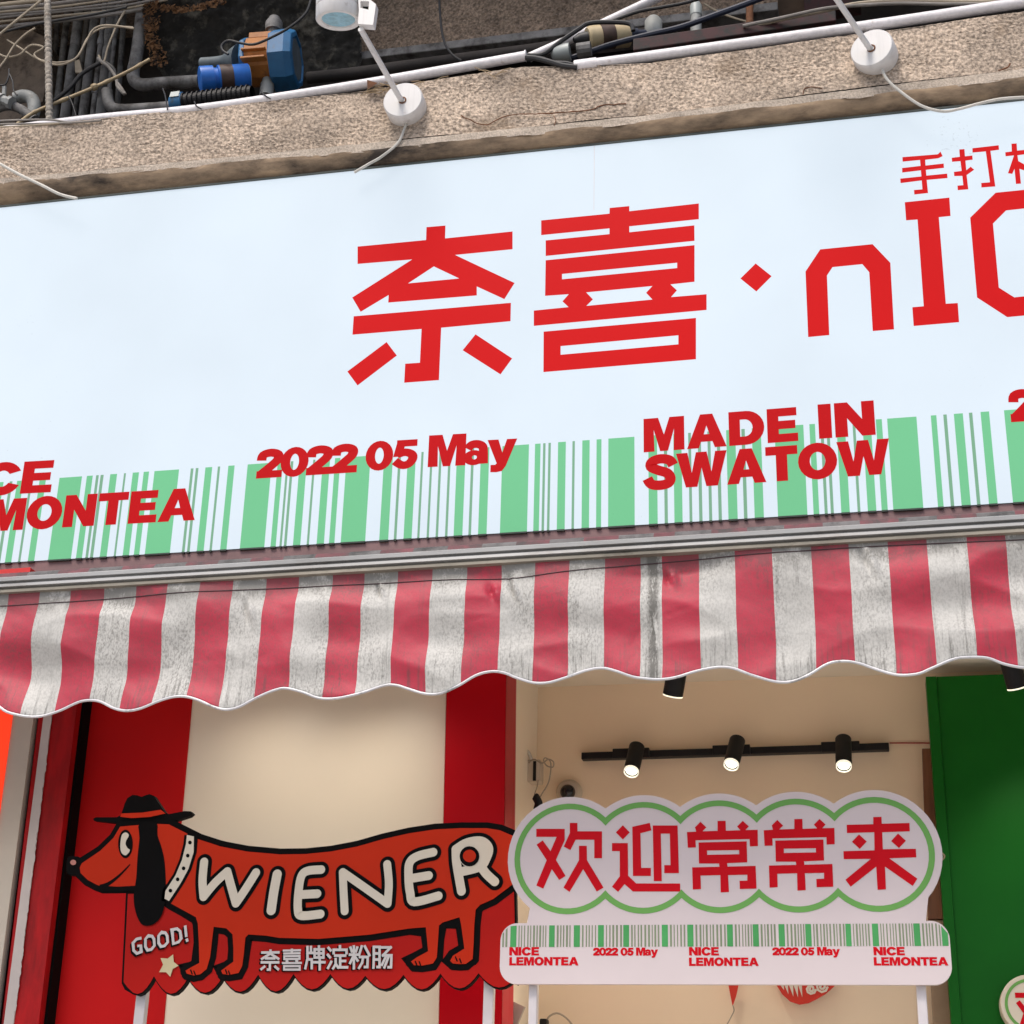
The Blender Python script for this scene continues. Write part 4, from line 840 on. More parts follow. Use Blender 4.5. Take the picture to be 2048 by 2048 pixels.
# ================================================================== welcome signboard
YWB = 4.06
wel = thing('welcome_signboard', Vector((P(1450, 2048, YWB).x, YWB, 0)), 'lilac white welcome signboard with five green ringed red characters on posts', 'signboard')
c1 = P(1136.6, 1716.6, YWB); c5 = P(1752, 1707.5, YWB)
rg = abs(P(1136.6 - 107.5, 1716.6, YWB).x - c1.x); rb = abs(P(1136.6 - 121, 1716.6, YWB).x - c1.x); rw = abs(P(1136.6 - 96.5, 1716.6, YWB).x - c1.x)
cs = [c1.lerp(c5, i / 4) for i in range(5)]; D = (c5 - c1).length / 4
def cloud(r):
    th = math.degrees(math.acos(D / 2 / r)); out = []
    for i in range(4, -1, -1):                         # along the top from right to left
        out += arc(cs[i].x, cs[i].z, r, r, (th if i < 4 else 0), (180 - th if i > 0 else 180), 18)
    for i in range(5):
        out += arc(cs[i].x, cs[i].z, r, r, (180 if i == 0 else 180 + th), (360 if i == 4 else 360 - th), 18)
    res = [out[0]]
    for p in out[1:]:
        if (Vector(p) - Vector(res[-1])).length > 1e-4: res.append(p)
    if (Vector(res[0]) - Vector(res[-1])).length < 1e-4: res.pop()
    return res
cloud_top = cloud(rb)
zc1, zc5 = cs[0].z, cs[4].z
topside = []
th = math.degrees(math.acos(D / 2 / rb))
for i in range(4, -1, -1): topside += arc(cs[i].x, cs[i].z, rb, rb, (th if i < 4 else -42), (180 - th if i > 0 else 232), 22)
ll = P(1054, 1806, YWB); l2 = P(1054, 1845, YWB); r2 = P(1852, 1845, YWB)
lo_l = P(998.6, 1968, YWB); lo_r = P(1906.5, 1971, YWB); zt_ = P(1450, 1844, YWB).z; rr = .042
low = [(lo_l.x + .001, zt_ - rr)] ; 
outline = topside + [(l2.x, zt_)] + [(lo_l.x + rr * 1.3, zt_)] + arc(lo_l.x + rr, zt_ - rr, rr, rr, 92, 180, 10) + arc(lo_l.x + rr, lo_l.z + rr, rr, rr, 180, 270, 10) + arc(lo_r.x - rr, lo_l.z + rr, rr, rr, 270, 360, 10) + arc(lo_r.x - rr, zt_ - rr, rr, rr, 0, 88, 10) + [(r2.x, zt_)]
mb = MB(); mb.prism([outline], YWB, YWB + .018); mb.build('board', M['boardw'], wel)
mb = MB(); mb.flat([cloud(rg), cloud(rw)], YWB - .0008); mb.build('green_ring', M['boardg'], wel)
for C, crop, dx, dy in ((HUAN, 'c5', 0, 0), (YING, 'c5', 0, 0), (CHANG, 'c6', -496, 12), (CHANG, 'c6', 0, 0), (LAI, 'c6', 0, 0)):
    mb = MB(); char(mb, C, crop, YWB, YWB - .0008, 0, dx, dy); mb.build('character', M['boardr'], wel)
wd = [(158, 205), (457, 500), (648, 695), (835, 880), (1030, 1075), (1328, 1375), (1525, 1572), (1832, 1877)]
wd = [q('c5', a, 0)[0] for p in wd for a in p] + [q('c6', a, 0)[0] for p in [(180, 218), (347, 386), (520, 558), (780, 815), (952, 992), (1220, 1262), (1400, 1440)] for a in p]
zbt = P(1450, 1845.6, YWB).z - .004; zbb = P(1450, 1893, YWB).z
inner_top = lambda x: zbt if lo_l.x + rr < x < lo_r.x - rr else zt_ - rr + math.sqrt(max(0, rr * rr - (lo_l.x + rr - x if x < lo_l.x + rr else x - lo_r.x + rr) ** 2)) - .004
def wbar(mm, a, b):
    A = P(a, 1868, YWB).x; B = P(b, 1868, YWB).x; nm = mm is None; mm = MB(); mm.flat([[(A, zbb), (B, zbb), (B, min(zbt, inner_top(B))), (A, min(zbt, inner_top(A)))]], YWB - .0008); mm.build('barcode_stripe', M['boardbar'] if nm else M['boardbar2'], wel)
for i in range(0, len(wd), 2): wbar(None, wd[i], wd[i + 1])
gaps = [(1001, wd[0])] + [(wd[i + 1], wd[i + 2]) for i in range(0, len(wd) - 2, 2)]
for a, b in gaps:
    x = a + 4.2
    while x < b - 3.0:
        w = random.choice((2.0, 2.4, 3.0, 3.6))
        wbar(0, x, min(x + w, b - 2)); x += w + random.choice((3.2, 3.8, 4.6))
for s_, c, a, b, cap, sp in (('NICE', 'c5', (150, 1355), (378, 1355), 62, .08), ('LEMONTEA', 'c5', (150, 1432), (682, 1432), 62, .08), ('2022', 'c5', (797, 1356), (990, 1356), 58, -.05), ('05', 'c5', (1010, 1356), (1110, 1356), 58, -.03), ('May', 'c5', (1130, 1356), (1297, 1356), 60, -.02),
                             ('NICE', 'c5', (1540, 1355), (1768, 1355), 62, .08), ('LEMONTEA', 'c5', (1540, 1436), (2075, 1436), 62, .08), ('2022', 'c6', (307, 1132), (477, 1132), 49, -.05), ('05', 'c6', (492, 1132), (578, 1132), 49, -.03), ('May', 'c6', (597, 1132), (742, 1132), 52, -.02),
                             ('NICE', 'c6', (962, 1132), (1162, 1132), 52, .08), ('LEMONTEA', 'c6', (964, 1198), (1442, 1198), 52, .08)):
    mb = MB(); textpx(mb, s_, c, a, b, cap, YWB, YWB - .0006, 0, sp); mb.build('lettering', M['boardr'], wel)
for u0, u1, u2, u3 in ((1059, 1076, 1057, 1074), (1832, 1852, 1838, 1857)):
    a = P(u0, 1975, YWB + .03); b = P(u1, 1975, YWB + .03)
    mb = MB(); mb.box((a.x, YWB + .020, 0), (b.x, YWB + .045, P(u0, 1940, YWB).z)); mb.build('post', M['postw'], wel, bev=.003)

# ---- round badge on the green partition
YB = 4.70
ctr = P(2062, 2010, YB); rad = abs(P(2001, 2010, YB).x - ctr.x)
bad = thing('round_badge', ctr, 'round cream badge with green ring at the lower right corner', 'badge')
mb = MB(); mb.lathe(ctr, (0, -1, 0), [(-.07, 0), (-.07, rad), (0, rad), (.002, rad - .002), (.002, 0)], 48); mb.build('disc', M['dogc'], bad, sm=True)
mb = MB(); mb.flat([arc(ctr.x, ctr.z, rad * .86, rad * .86, 0, 352, 45), arc(ctr.x, ctr.z, rad * .76, rad * .76, 0, 352, 45)], YB - .003); mb.build('green_ring', M['boardg'], bad)
mb = MB(); off = PC('c6', 1872, 1375, YB); s_ = .00115
for conts in HUAN: mb.flat([[(off.x + (p[0] - 358) * rad / 360, off.z - (p[1] - 378) * rad / 360) for p in k] for k in conts], YB - .003)
mb.build('character', M['boardr'], bad)

# ================================================================== small things inside the shop
jb = thing('junction_box', PC('c3', 320, 860, 4.80), 'small white junction box in the corner by the red column', 'junction box')
a = PC('c3', 268, 690, 4.80); b = PC('c3', 385, 860, 4.80)
mb = MB(); mb.box((a.x, 4.80, b.z), (b.x, 4.86, a.z)); mb.build('box', M['whitebox'], jb, bev=.006)
a = PC('c3', 330, 700, 4.79); b = PC('c3', 350, 850, 4.79); mb = MB(); mb.box((a.x, 4.797, b.z), (b.x, 4.801, a.z)); mb.build('slot', M['black'], jb)
mb = MB(); mb.tube(path3('c3', [(195, 530), (300, 640), (320, 690)], 4.80), .005, 8); tag(mb.build('white_trunking', M['cream_cable']), 'pale conduit coming down the side wall to the junction box', 'conduit')
mb = MB()
mb.tube(smooth(path3('c3', [(300, 720), (340, 690), (400, 720), (450, 690), (490, 710), (485, 750), (440, 740), (415, 700), (430, 680), (470, 720), (455, 860), (400, 960), (385, 985)], 4.80), 5), .0022, 6)
tag(mb.build('tangled_wire', M['beige']), 'thin brown tangled wire hanging beside the junction box', 'wire')
mb = MB(); mb.tube(smooth(path3('c3', [(372, 850), (365, 900), (345, 960), (350, 1000)], 4.80), 5), .0018, 6); tag(mb.build('drop_wire', M['beige']), 'thin wire dropping from the junction box behind the welcome sign', 'wire')
dc = thing('dome_camera', PC('c3', 615, 990, Y_BACK - .02), 'white dome camera with black eye peeking over the welcome sign', 'camera')
cc = PC('c3', 615, 950, Y_BACK - .004)
mb = MB(); mb.lathe(cc, (0, -1, 0), [(0, .040), (.012, .040), (.028, .030), (.034, 0)], 32); mb.build('base', M['whitebox'], dc, sm=True)
mb = MB(); e = cc + Vector((0, -.03, -.004)); rr_ = .0235
mb.lathe(e, (0, -1, -.35), [(rr_ * math.sin(R(t)), rr_ * math.cos(R(t))) for t in range(-40, 91, 10)], 28); M['eye'] = mat('black_gloss', (.008, .008, .01), .08); mb.build('eye', M['eye'], dc, sm=True)
mb = MB(); mb.tube(smooth(path3('c3', [(342, 972), (355, 985), (375, 1030), (365, 1080)], 4.60), 5), [.005, .008, .010, .011, .012, .012, .012, .012, .012, .012, .012, .012, .012, .012, .012, .012], 10)
tag(mb.build('black_rod', M['black'], sm=True), 'black tip sticking up behind the left lobe of the welcome sign', 'rod')
# red paper cut ornament and pennant below the welcome sign
orn = thing('paper_ornament', PC('c6', 500, 1450, 4.86), 'red paper cut ornament with white fangs half hidden under the welcome sign', 'ornament')
op = [(300, 1250), (335, 1330), (370, 1385), (420, 1430), (480, 1450), (540, 1440), (590, 1415), (650, 1380), (705, 1332), (740, 1250)]
mb = MB(); mb.prism([flat2('c6', op, 4.86)], 4.86, 4.872); mb.build('body', M['paper'], orn)
mb = MB()
for x, w, h in ((372, 26, 1358), (400, 26, 1385), (432, 30, 1400), (462, 30, 1405), (490, 26, 1405)):
    mb.flat([flat2('c6', [(x - w / 2 - 6, 1320), (x + w / 2 - 6, 1320), (x + 10, h)], 4.86)], 4.858)
for cx, cy, r in ((555, 1352, 34), (625, 1335, 40)):
    pp = [(cx + r * (1 - t / 16) * math.cos(t * .8), cy + r * (1 - t / 16) * math.sin(t * .8)) for t in range(15)]
    mb.strip(flat2('c6', pp, 4.86), .006, 4.858, cap=False)
mb.build('pattern', M['dogc'], orn)
mb = MB(); mb.prism([flat2('c6', [(15, 1290), (95, 1290), (70, 1400), (48, 1460)], 4.86)], 4.86, 4.868)
tag(mb.build('red_pennant', M['paper']), 'narrow red pennant hanging under the welcome sign', 'pennant')
mb = MB(); mb.tube(smooth(path3('c6', [(50, 1455), (58, 1490), (40, 1530), (15, 1577), (-10, 1620)], 4.86), 4), .0018, 6); tag(mb.build('pennant_string', M['beige']), 'thin string hanging from the red pennant', 'string')
rt = thing('router', PC('c5', 410, 1890, 4.82), 'small black plug device at the bottom behind the welcome sign post', 'device')
a = PC('c5', 380, 1930, 4.82); b = PC('c5', 437, 1843, 4.82)
mb = MB(); mb.box((a.x, 4.82, a.z - .03), (b.x, 4.86, b.z)); mb.build('body', M['black'], rt, bev=.004)
mb = MB(); mb.tube(smooth(path3('c5', [(432, 1870), (455, 1830), (500, 1805), (540, 1808), (590, 1840), (630, 1886), (650, 1930)], 4.85), 5), .003, 6); mb.build('lead', M['beige'], rt)
mb = MB(); mb.prism([flat2('c5', [(150, 1705), (185, 1715), (267, 1752), (205, 1900), (120, 1960)], 4.62)], 4.62, 4.635)
tag(mb.build('grey_plate', M['greybox'], bev=.002), 'grey plate tilted beside the red column at the bottom', 'plate')
hk = MB(); hk.tube(smooth(path3('c6', [(1385, 470), (1405, 475), (1418, 492), (1410, 510), (1402, 514)], YWB + .02), 5), .0022, 6)
tag(hk.build('wire_hook', M['straw']), 'tiny wire hook at the right edge of the welcome sign', 'hook')

# ================================================================== white conduits on the canopy edge
YP = Y_BAND + .01
def conduit(name, pts, r, label, collar=None):
    t = thing(name, pts[0], label, 'conduit', 'white conduits along the canopy edge')
    m_ = MB(); m_.tube(smooth(pts, 6), r, 16); m_.build('pipe', M['pvc'], t, sm=True)
    if collar:
        m_ = MB(); m_.tube([pts[0].lerp(pts[1], f) for f in collar], r * 1.16, 16); m_.build('coupling', M['pvc'], t, sm=True)
    return t
cd1 = conduit('conduit', [P(1052, 112, YP), P(700, 173, YP), P(400, 218, YP), P(156, 242, YP + .02), P(-150, 283, YP + .06)], .0158, 'white conduit along the left half of the canopy edge with open end', (-.003, .004))
cd2 = conduit('conduit', [P(1152, 133, YP), P(1400, 99, YP), P(1750, 50, YP), P(2048, 5, YP), P(2400, -48, YP)], .0165, 'white conduit along the right half of the canopy edge with collar', (-.01, .17))
def cable(name, c, pts, Y, r, m, label, cat='cable', sub=6, group=None):
    m_ = MB(); pp = smooth(path3(c, pts, Y), sub); m_.tube(pp, r, 8); return tag(m_.build(name, m, sm=True), label, cat, group)
for pts in ([(898, 488), (912, 530), (925, 607)], [(1072, 560), (1085, 585), (1112, 602)], [(1440, 500), (1455, 520), (1492, 546)]):
    m_ = MB(); m_.tube(smooth(path3('z1', pts, YP - .02), 5), .0022, 6); m_.build('cable_tie', M['cable'], cd1)
for pts in ([(0, 668), (150, 662), (290, 662), (400, 676), (560, 664)], [(0, 686), (160, 684), (400, 678)], [(0, 702), (150, 695), (330, 680)]):
    cable('flat_cable', 'z1', [(-250, pts[0][1] + 22)] + pts, Y_BAND - .004, .0035, M['greycable'] if pts[0][1] < 700 else M['beige'], {668: 'topmost', 686: 'middle', 702: 'lowest'}[pts[0][1]] + ' thin dusty cable lying along the left end of the canopy edge', 'cable', group='dusty cables on the canopy edge')

# ---- sign lamps on arms
b1p = PC('z2', 566, 548, Y_BAND - .05)
lampo = thing('sign_lamp', Vector((b1p.x, Y_BAND - .005, b1p.z)), 'white sign lamp with its round head in view at the top, left of centre', 'lamp', 'white lamps on arms above the sign')
rr = abs(PC('z2', 566 - 108, 548, Y_BAND - .05).x - b1p.x)
mb = MB(); mb.lathe(b1p, (0, 1, 0), [(0, 0), (0, rr - .003), (.004, rr), (.046, rr), (.062, rr * .98)], 40); mb.build('base', M['lampw'], lampo, sm=True)
mb = MB(); mb.lathe(b1p + Vector((0, .001, -.004)), (0, -1, 0), [(0, .0125), (.003, .0125), (.004, .009)], 16); mb.build('rust_ring', M['rust'], lampo)
e1 = PZ(*q('z2', 335, 160), b1p.z + .03)
if not (2.9 < e1.y < 3.8): e1 = PC('z2', 335, 160, 3.45)
mb = MB(); mb.tube([b1p + Vector((-.003, .01, -.004)), e1], .0085, 12); mb.build('arm', M['lampw'], lampo, sm=True)
hc = PC('z2', 212, 112, e1.y + .02); hr = abs(PC('z2', 212 - 118, 112, e1.y + .02).x - hc.x)
ha = Vector((.02, -.22, 1)).normalized()
mb = MB(); mb.lathe(hc, ha, [(.008, 0), (.008, hr * .70), (0, hr * .76), (-.002, hr * .96), (.002, hr), (.036, hr), (.037, hr * .96), (.040, hr * .96), (.041, hr), (.16, hr), (.165, hr * .95), (.165, 0)], 40)
hd = mb.build('lamp_head', M['lampw'], lampo, sm=True)
mb = MB(); mb.lathe(hc, ha, [(.004, hr * .74), (.004, 0)], 40); mb.build('glass', M['lens'], hd)
u_ = PC('z2', 345, 150, e1.y); 
mb = MB(); bx = flat2('z2', [(322, -60), (375, -60), (390, 10), (426, 38), (410, 152), (326, 146), (332, 70)], e1.y)
hole = flat2('z2', [(340, 20), (388, 22), (385, 68), (340, 58)], e1.y)
mb.prism([bx, hole], e1.y - .012, e1.y + .012); mb.build('bracket', M['lampw'], lampo, bev=.002)
b2p = PC('z3', 1166, 240, Y_BAND - .05)
def dup(root, loc, rz, label):
    r = root.copy(); COL.objects.link(r); r.location = loc; r.rotation_euler = (0, 0, rz); r['label'] = label
    for ch in root.children:
        c = ch.copy(); COL.objects.link(c); c.parent = r
        for g in ch.children: d = g.copy(); COL.objects.link(d); d.parent = c
    return r
dup(lampo, Vector((b2p.x, Y_BAND - .005, b2p.z)), R(-16), 'white sign lamp at the top right, only its arm and round base in view')
cable('lamp_cable', 'z2', [(590, 670), (575, 715), (540, 790), (450, 865), (380, 905), (300, 952)], Y_BAND - .012, .0042, M['cream_cable'], 'pale cable from the left lamp base down to the sign top')
cable('lamp_cable', 'z3', [(1200, 360), (1225, 410), (1290, 470), (1400, 545), (1510, 575), (1600, 562), (1700, 535), (1820, 510), (1990, 500)], Y_BAND - .03, .0042, M['cream_cable'], 'pale cable drooping from the right lamp base over the sign top')
cable('lamp_cable', 'z1', [(-120, 840), (0, 905), (110, 965), (230, 1022), (330, 1072), (425, 1096)], Y_BAND - .028, .005, M['cream_cable'], 'pale cable crossing the canopy edge at the far left')

# ================================================================== behind the canopy edge
mb = MB(); NXX, NZZ = 150, 90
a = P(690, -200, Y_UP); b = P(1560, 100, Y_UP)
zlo = P(900, 92, Y_UP).z
uw = thing('upper_wall', (1, Y_UP, zlo), 'brown roughcast wall set back above the canopy edge', 'wall')
vs = []
for i in range(NXX + 1):
    for j in range(NZZ + 1):
        x = a.x + (b.x - a.x) * i / NXX; z = zlo + 1.0 * j / NZZ
        vs.append((x, Y_UP - .006 * noise.noise(Vector((x * 70, 0, z * 70))) - .004 * noise.noise(Vector((x * 130, 0, z * 130))), z))
mb.add(vs, [(i * (NZZ + 1) + j, (i + 1) * (NZZ + 1) + j, (i + 1) * (NZZ + 1) + j + 1, i * (NZZ + 1) + j + 1) for i in range(NXX) for j in range(NZZ)])
mb.build('roughcast_face', M['roughwall'], uw)
mb = MB(); mb.box((a.x, Y_UP - .03, zlo - .035), (b.x, Y_UP + .1, zlo)); mb.build('base_ledge', M['pipeg'], uw, bev=.004)
mb = MB(); mb.box((-5, 5.3, 4.0), (5, 5.4, 7.0)); tag(mb.build('recess_wall', M['darkwall']), 'wall coloured dark as recess shade, deep behind the pipes above the canopy', 'wall')
mb = MB(); mb.box((-5, 4.15, 6.15), (5, 5.4, 6.3)); tag(mb.build('sky_block_slab', M['roughwall']), 'added unseen slab that keeps the sky off the canopy recess', 'slab')  # slab added above the view to block sky and darken the recess
# mould covered steel plate with a rusty edge
mp_ = [(780, -80), (790, 30), (800, 140), (815, 240), (850, 340), (900, 410), (960, 430), (1150, 425), (1450, 430), (1700, 420), (1960, 405), (1990, 250), (1985, 120), (2010, -80)]
pl = thing('mouldy_overhang', PC('z1', 1300, 430, 4.72), 'black mouldy overhanging concrete mass with a rusty crusted edge behind the orange pump', 'overhang')
pts = [(p.x + 8 * noise.noise(Vector((p.x * .03, p.y * .03, 0))), p.y + 10 * noise.noise(Vector((p.x * .03, p.y * .03, 5)))) for p in smooth([(x, y, 0) for x, y in mp_], 5, True)]
def inside(x, y, poly):
    c = False
    for (x0, y0), (x1, y1) in zip(poly, poly[1:] + poly[:1]):
        if (y0 > y) != (y1 > y) and x < (x1 - x0) * (y - y0) / (y1 - y0) + x0: c = not c
    return c
mb = MB(); GX, GY = 190, 76; vs = []; ok = []
for j in range(GY + 1):
    for i in range(GX + 1):
        x = 760 + 1270 * i / GX; y = -90 + 530 * j / GY
        p = PC('z1', x, y, 4.72 - .16 * (1 - (y + 90) / 530) ** 1.5)
        p.y -= .012 * noise.noise(p * 14) + .008 * noise.noise(p * 38) + .004 * noise.noise(p * 90)
        vs.append(p); ok.append(inside(x, y, pts))
fs = [(j * (GX + 1) + i, (j + 1) * (GX + 1) + i, (j + 1) * (GX + 1) + i + 1, j * (GX + 1) + i + 1) for j in range(GY) for i in range(GX) if ok[j * (GX + 1) + i] or ok[(j + 1) * (GX + 1) + i + 1]]
mb.add(vs, fs); mb.build('mouldy_face', M['mould'], pl, sm=True)
mb = MB(); random.seed(3)
for i in range(620):
    t = random.random()
    if t < .62: x, y = 782 + 60 * (random.random() ** 2) + max(0, (t - .3)) * 160, -20 + t * 620
    else:
        s_ = (t - .62) / .38; x = 800 + s_ * 420; y = 30 + 45 * math.sin(s_ * 3.1) + random.uniform(-22, 10) - s_ * 30
    p = PC('z1', x + 22 + random.uniform(-16, 22), y, 4.695 - .16 * max(0, 1 - (y + 90) / 530) ** 1.5); r = random.uniform(.005, .014)
    m_ = [(p + Vector((random.uniform(-1, 1), random.uniform(-.8, .3), random.uniform(-1, 1))) * r) for k in range(4)]
    mb.add(m_, [(0, 1, 2), (0, 2, 3), (0, 3, 1), (1, 3, 2)])
ob = mb.build('rust_crust', M['crust'], pl); ob['kind'] = 'stuff'

# ---- vertical drain pipes on the left
for k, (x0, y0, x1, y1, w) in enumerate(((452, -30, 352, 690, 60), (540, -30, 452, 690, 55), (628, -30, 552, 660, 60), (692, -30, 645, 640, 34), (385, -30, 300, 690, 40), (500, -30, 405, 690, 34))):
    Y = (4.95, 4.9, 4.85, 4.95, 5.05, 5.1)[k]; m_ = MB(); r = w * .36232 / F * 6.1 / 2
    m_.tube([PC('z1', x0, y0, Y), PC('z1', x1, y1, Y)], r, 16)
    t = m_.build('drain_pipe', M['pipeg'], sm=True)
    tag(t, ('broad grey drain pipe nearest the whitish iron post', 'broad grey drain pipe second to the right of the iron post', 'broad grey drain pipe ending in an elbow, farthest right of the row', 'thin grey drain pipe just right of the broad pipes', 'narrow dark pipe directly beside the iron post', 'narrow dark pipe between the first two broad drain pipes')[k], 'pipe', 'drain pipes above the canopy')
for k, (x0, y0, x1, y1, w, Y, lab) in enumerate(((585, -30, 505, 690, 30, 4.78, 'thin grimy pipe between the second broad drain pipe and the elbow one'), (660, -30, 600, 520, 26, 4.8, 'thin grimy pipe close to the elbow of the third broad drain pipe'), (330, -30, 268, 690, 32, 5.15, 'thin dark pipe partly hidden by the iron post'))):
    m_ = MB(); r = w * .36232 / F * 6.1 / 2; m_.tube([PC('z1', x0, y0, Y), PC('z1', x1, y1, Y)], r, 12)
    for f in (.35, .72): a = PC('z1', x0, y0, Y).lerp(PC('z1', x1, y1, Y), f); m_.tube([a, a + Vector((0, 0, -.03))], r * 1.3, 12)
    tag(m_.build('drain_pipe', M['pipeg'], sm=True), lab, 'pipe', 'drain pipes above the canopy')
def pipe(name, c, pts, Y, w, m, label, sub=5, cat='pipe'):
    m_ = MB(); m_.tube(smooth(path3(c, pts, Y), sub), w, 16); return tag(m_.build(name, m, sm=True), label, cat)
pipe('elbow_pipe', 'z1', [(800, -60), (775, 150), (755, 300), (735, 400), (745, 448), (790, 468), (900, 460), (1100, 448)], 4.66, .024, M['pipeg'], 'grey elbow pipe turning right under the mouldy plate')
pipe('elbow_pipe', 'z1', [(590, 500), (598, 560), (620, 595), (680, 605), (800, 600), (1000, 585)], 4.60, .021, M['pipeg'], 'lower dark elbow pipe running toward the second pump')
pipe('elbow_pipe', 'z1', [(85, 545), (130, 530), (175, 545), (190, 590), (180, 640)], 4.50, .024, M['pipel'], 'short grey elbow pipe low in the far left corner')
pipe('elbow_pipe', 'z1', [(-60, 620), (30, 585), (110, 600), (190, 660)], 4.46, .017, M['pipeg'], 'slanting dark pipe below the left valve')
pipe('long_pipe', 'z1', [(1700, 430), (1950, 405), (2400, 345), (2900, 280), (3600, 180)], 4.66, .022, M['darkwall'], 'long dark grey pipe passing behind the lamp arm')
vlv = thing('pipe_valve', PC('z1', 30, 600, 4.44), 'small grey pipe valve in the far left corner', 'valve')
m_ = MB(); m_.lathe(PC('z1', -20, 540, 4.44), PC('z1', 70, 570, 4.44) - PC('z1', -20, 540, 4.44), [(0, 0), (0, .022), (.03, .024), (.03, .018), (.06, .018), (.06, .024), (.075, .024), (.075, 0)], 8); m_.build('body', M['pipel'], vlv)
m_ = MB(); m_.tube(path3('z1', [(25, 480), (20, 555)], 4.44), .008, 8); m_.build('stem', M['pipel'], vlv)
# whitish iron post
m_ = MB(); a = PC('z1', 262, -60, 4.30); b = PC('z1', 273, 680, 4.30); n = 90
m_.tube([a.lerp(b, i / n) for i in range(n + 1)], [.0125 * (1 + .14 * math.sin(i * 2.1) + .12 * noise.noise(Vector((0, 0, i * .6)))) for i in range(n + 1)], 12)
tag(m_.build('iron_post', M['rebar'], sm=True), 'whitish crusted iron post standing on the canopy at the far left', 'post')
m_ = MB(); a = PC('z3', 515, -60, 4.5); b = PC('z3', 515, 140, 4.5)
m_.tube([a.lerp(b, i / 30) for i in range(31)], [.0125 * (1 + .08 * noise.noise(Vector((0, 0, i * .6)))) for i in range(31)], 12)
tag(m_.build('rusty_post', M['rust'], sm=True), 'short rusty post above the right conduit', 'post')
# bamboo pole
bm = thing('bamboo_pole', PC('z1', 120, 665, 4.30), 'bamboo pole leaning diagonally across the drain pipes', 'pole')
m_ = MB(); pp = smooth(path3('z1', [(90, 690, 4.28), (180, 625, 4.3), (300, 572, 4.33), (520, 482, 4.4), (700, 398, 4.46), (825, 328, 4.5)], 4.3), 8)
m_.tube(pp, [.0065 + (.002 if i % 9 == 0 else 0) for i in range(len(pp))], 10); m_.build('cane', M['bamboo'], bm, sm=True)
m_ = MB(); m_.lathe(PC('z1', 505, 487, 4.395), pp[24] - pp[20], [(0, .008), (.005, .013), (.018, .013), (.024, .008)], 10); m_.build('knot', M['bamboo'], bm)
# plaster patch, tag, boards
m_ = MB(); m_.prism([flat2('z1', [(-200, 160), (60, 170), (170, 165), (240, 200), (262, 420), (235, 560), (100, 660), (-200, 680)], 5.0)], 5.0, 5.2); tag(m_.build('plaster_patch', M['pinkwall']), 'old pinkish plaster wall patch behind the wires at the far left', 'wall')
m_ = MB(); m_.prism([flat2('z1', [(412, 335), (438, 328), (455, 400), (415, 400)], 4.7)], 4.7, 4.71); tag(m_.build('paper_tag', M['beige']), 'small beige paper tag on a drain pipe', 'tag')
# cables, left
random.seed(5)
for k, (y0, y1) in enumerate(((25, -70), (48, -40), (66, -22), (82, 0), (98, 22), (120, 40), (150, 60))):
    sag = random.uniform(4, 16)
    cable('overhead_cable', 'z1', [(-150, y0 + 22), (0, y0), (330, (y0 + y1) / 2 + sag), (700, y1 + 6), (1000, y1 - 60)], 4.45 + .03 * k, random.choice((.0045, .006, .0075)), random.choice((M['greycable'], M['beige'], M['greycable'])), ('topmost', 'second from the top', 'third from the top', 'middle', 'third from the bottom', 'second from the bottom', 'lowest')[k] + ' dusty cable of the bundle crossing the top left corner', 'cable', group='overhead cables in the top left corner')
cable('black_cable', 'z1', [(-60, 200), (120, 150), (300, 115), (500, 82), (700, 40)], 4.42, .005, M['cable'], 'thin black cable running under the dusty bundle at the top left')
cable('black_cable', 'z1', [(300, 555), (380, 490), (450, 410), (530, 360), (575, 345), (625, 380), (640, 420)], 4.55, .008, M['cable'], 'thick black cable looping over the drain pipes')
cable('beige_cable', 'z1', [(-30, 215), (40, 155), (150, 65), (255, -20)], 4.25, .0045, M['beige'], 'beige cable slanting up across the top left corner')
cable('beige_cable', 'z1', [(-40, 420), (30, 330), (80, 250), (140, 190), (195, 155)], 4.4, .004, M['beige'], 'beige wire curling over the plaster patch')
cable('beige_cable', 'z1', [(-20, 290), (40, 315), (110, 300), (170, 250), (240, 262), (190, 300), (230, 335), (330, 358), (420, 320), (470, 240), (520, 160), (600, 140), (740, 158)], 4.42, .004, M['beige'], 'long tangled beige wire winding across the drain pipes')
cable('beige_cable', 'z1', [(40, 220), (120, 270), (200, 320), (300, 345), (390, 335), (440, 300), (480, 215), (540, 165), (620, 148), (735, 150)], 4.44, .0035, M['beige'], 'second beige wire beside the long tangled one')
cable('beige_cable', 'z1', [(545, 305), (570, 350), (600, 250), (650, 130), (690, 60)], 4.5, .004, M['beige'], 'beige wire rising steeply along the drain pipes')
cable('grey_hose', 'z1', [(540, 320), (560, 340), (600, 370), (640, 430), (650, 480), (690, 520), (650, 460)], 4.5, .006, M['greycable'], 'grey hose end drooping beside the bamboo pole')
cable('black_wire', 'z1', [(50, 380), (48, 420), (30, 465), (0, 470)], 4.4, .0035, M['cable'], 'short black wire hanging above the left valve')
cable('black_wire', 'z1', [(48, 400), (70, 450), (75, 500), (95, 525)], 4.4, .003, M['cable'], 'short black wire hanging to the grey elbow pipe')
cable('black_wire', 'z1', [(378, 530), (398, 570), (420, 640), (428, 668)], 4.35, .0025, M['cable'], 'thin black wire hanging below the bamboo pole')
cable('black_wire', 'z2', [(768, -30), (772, 60), (783, 170), (805, 250), (845, 305), (890, 335)], 4.60, .0045, M['cable'], 'black wire hanging down the roughcast wall')
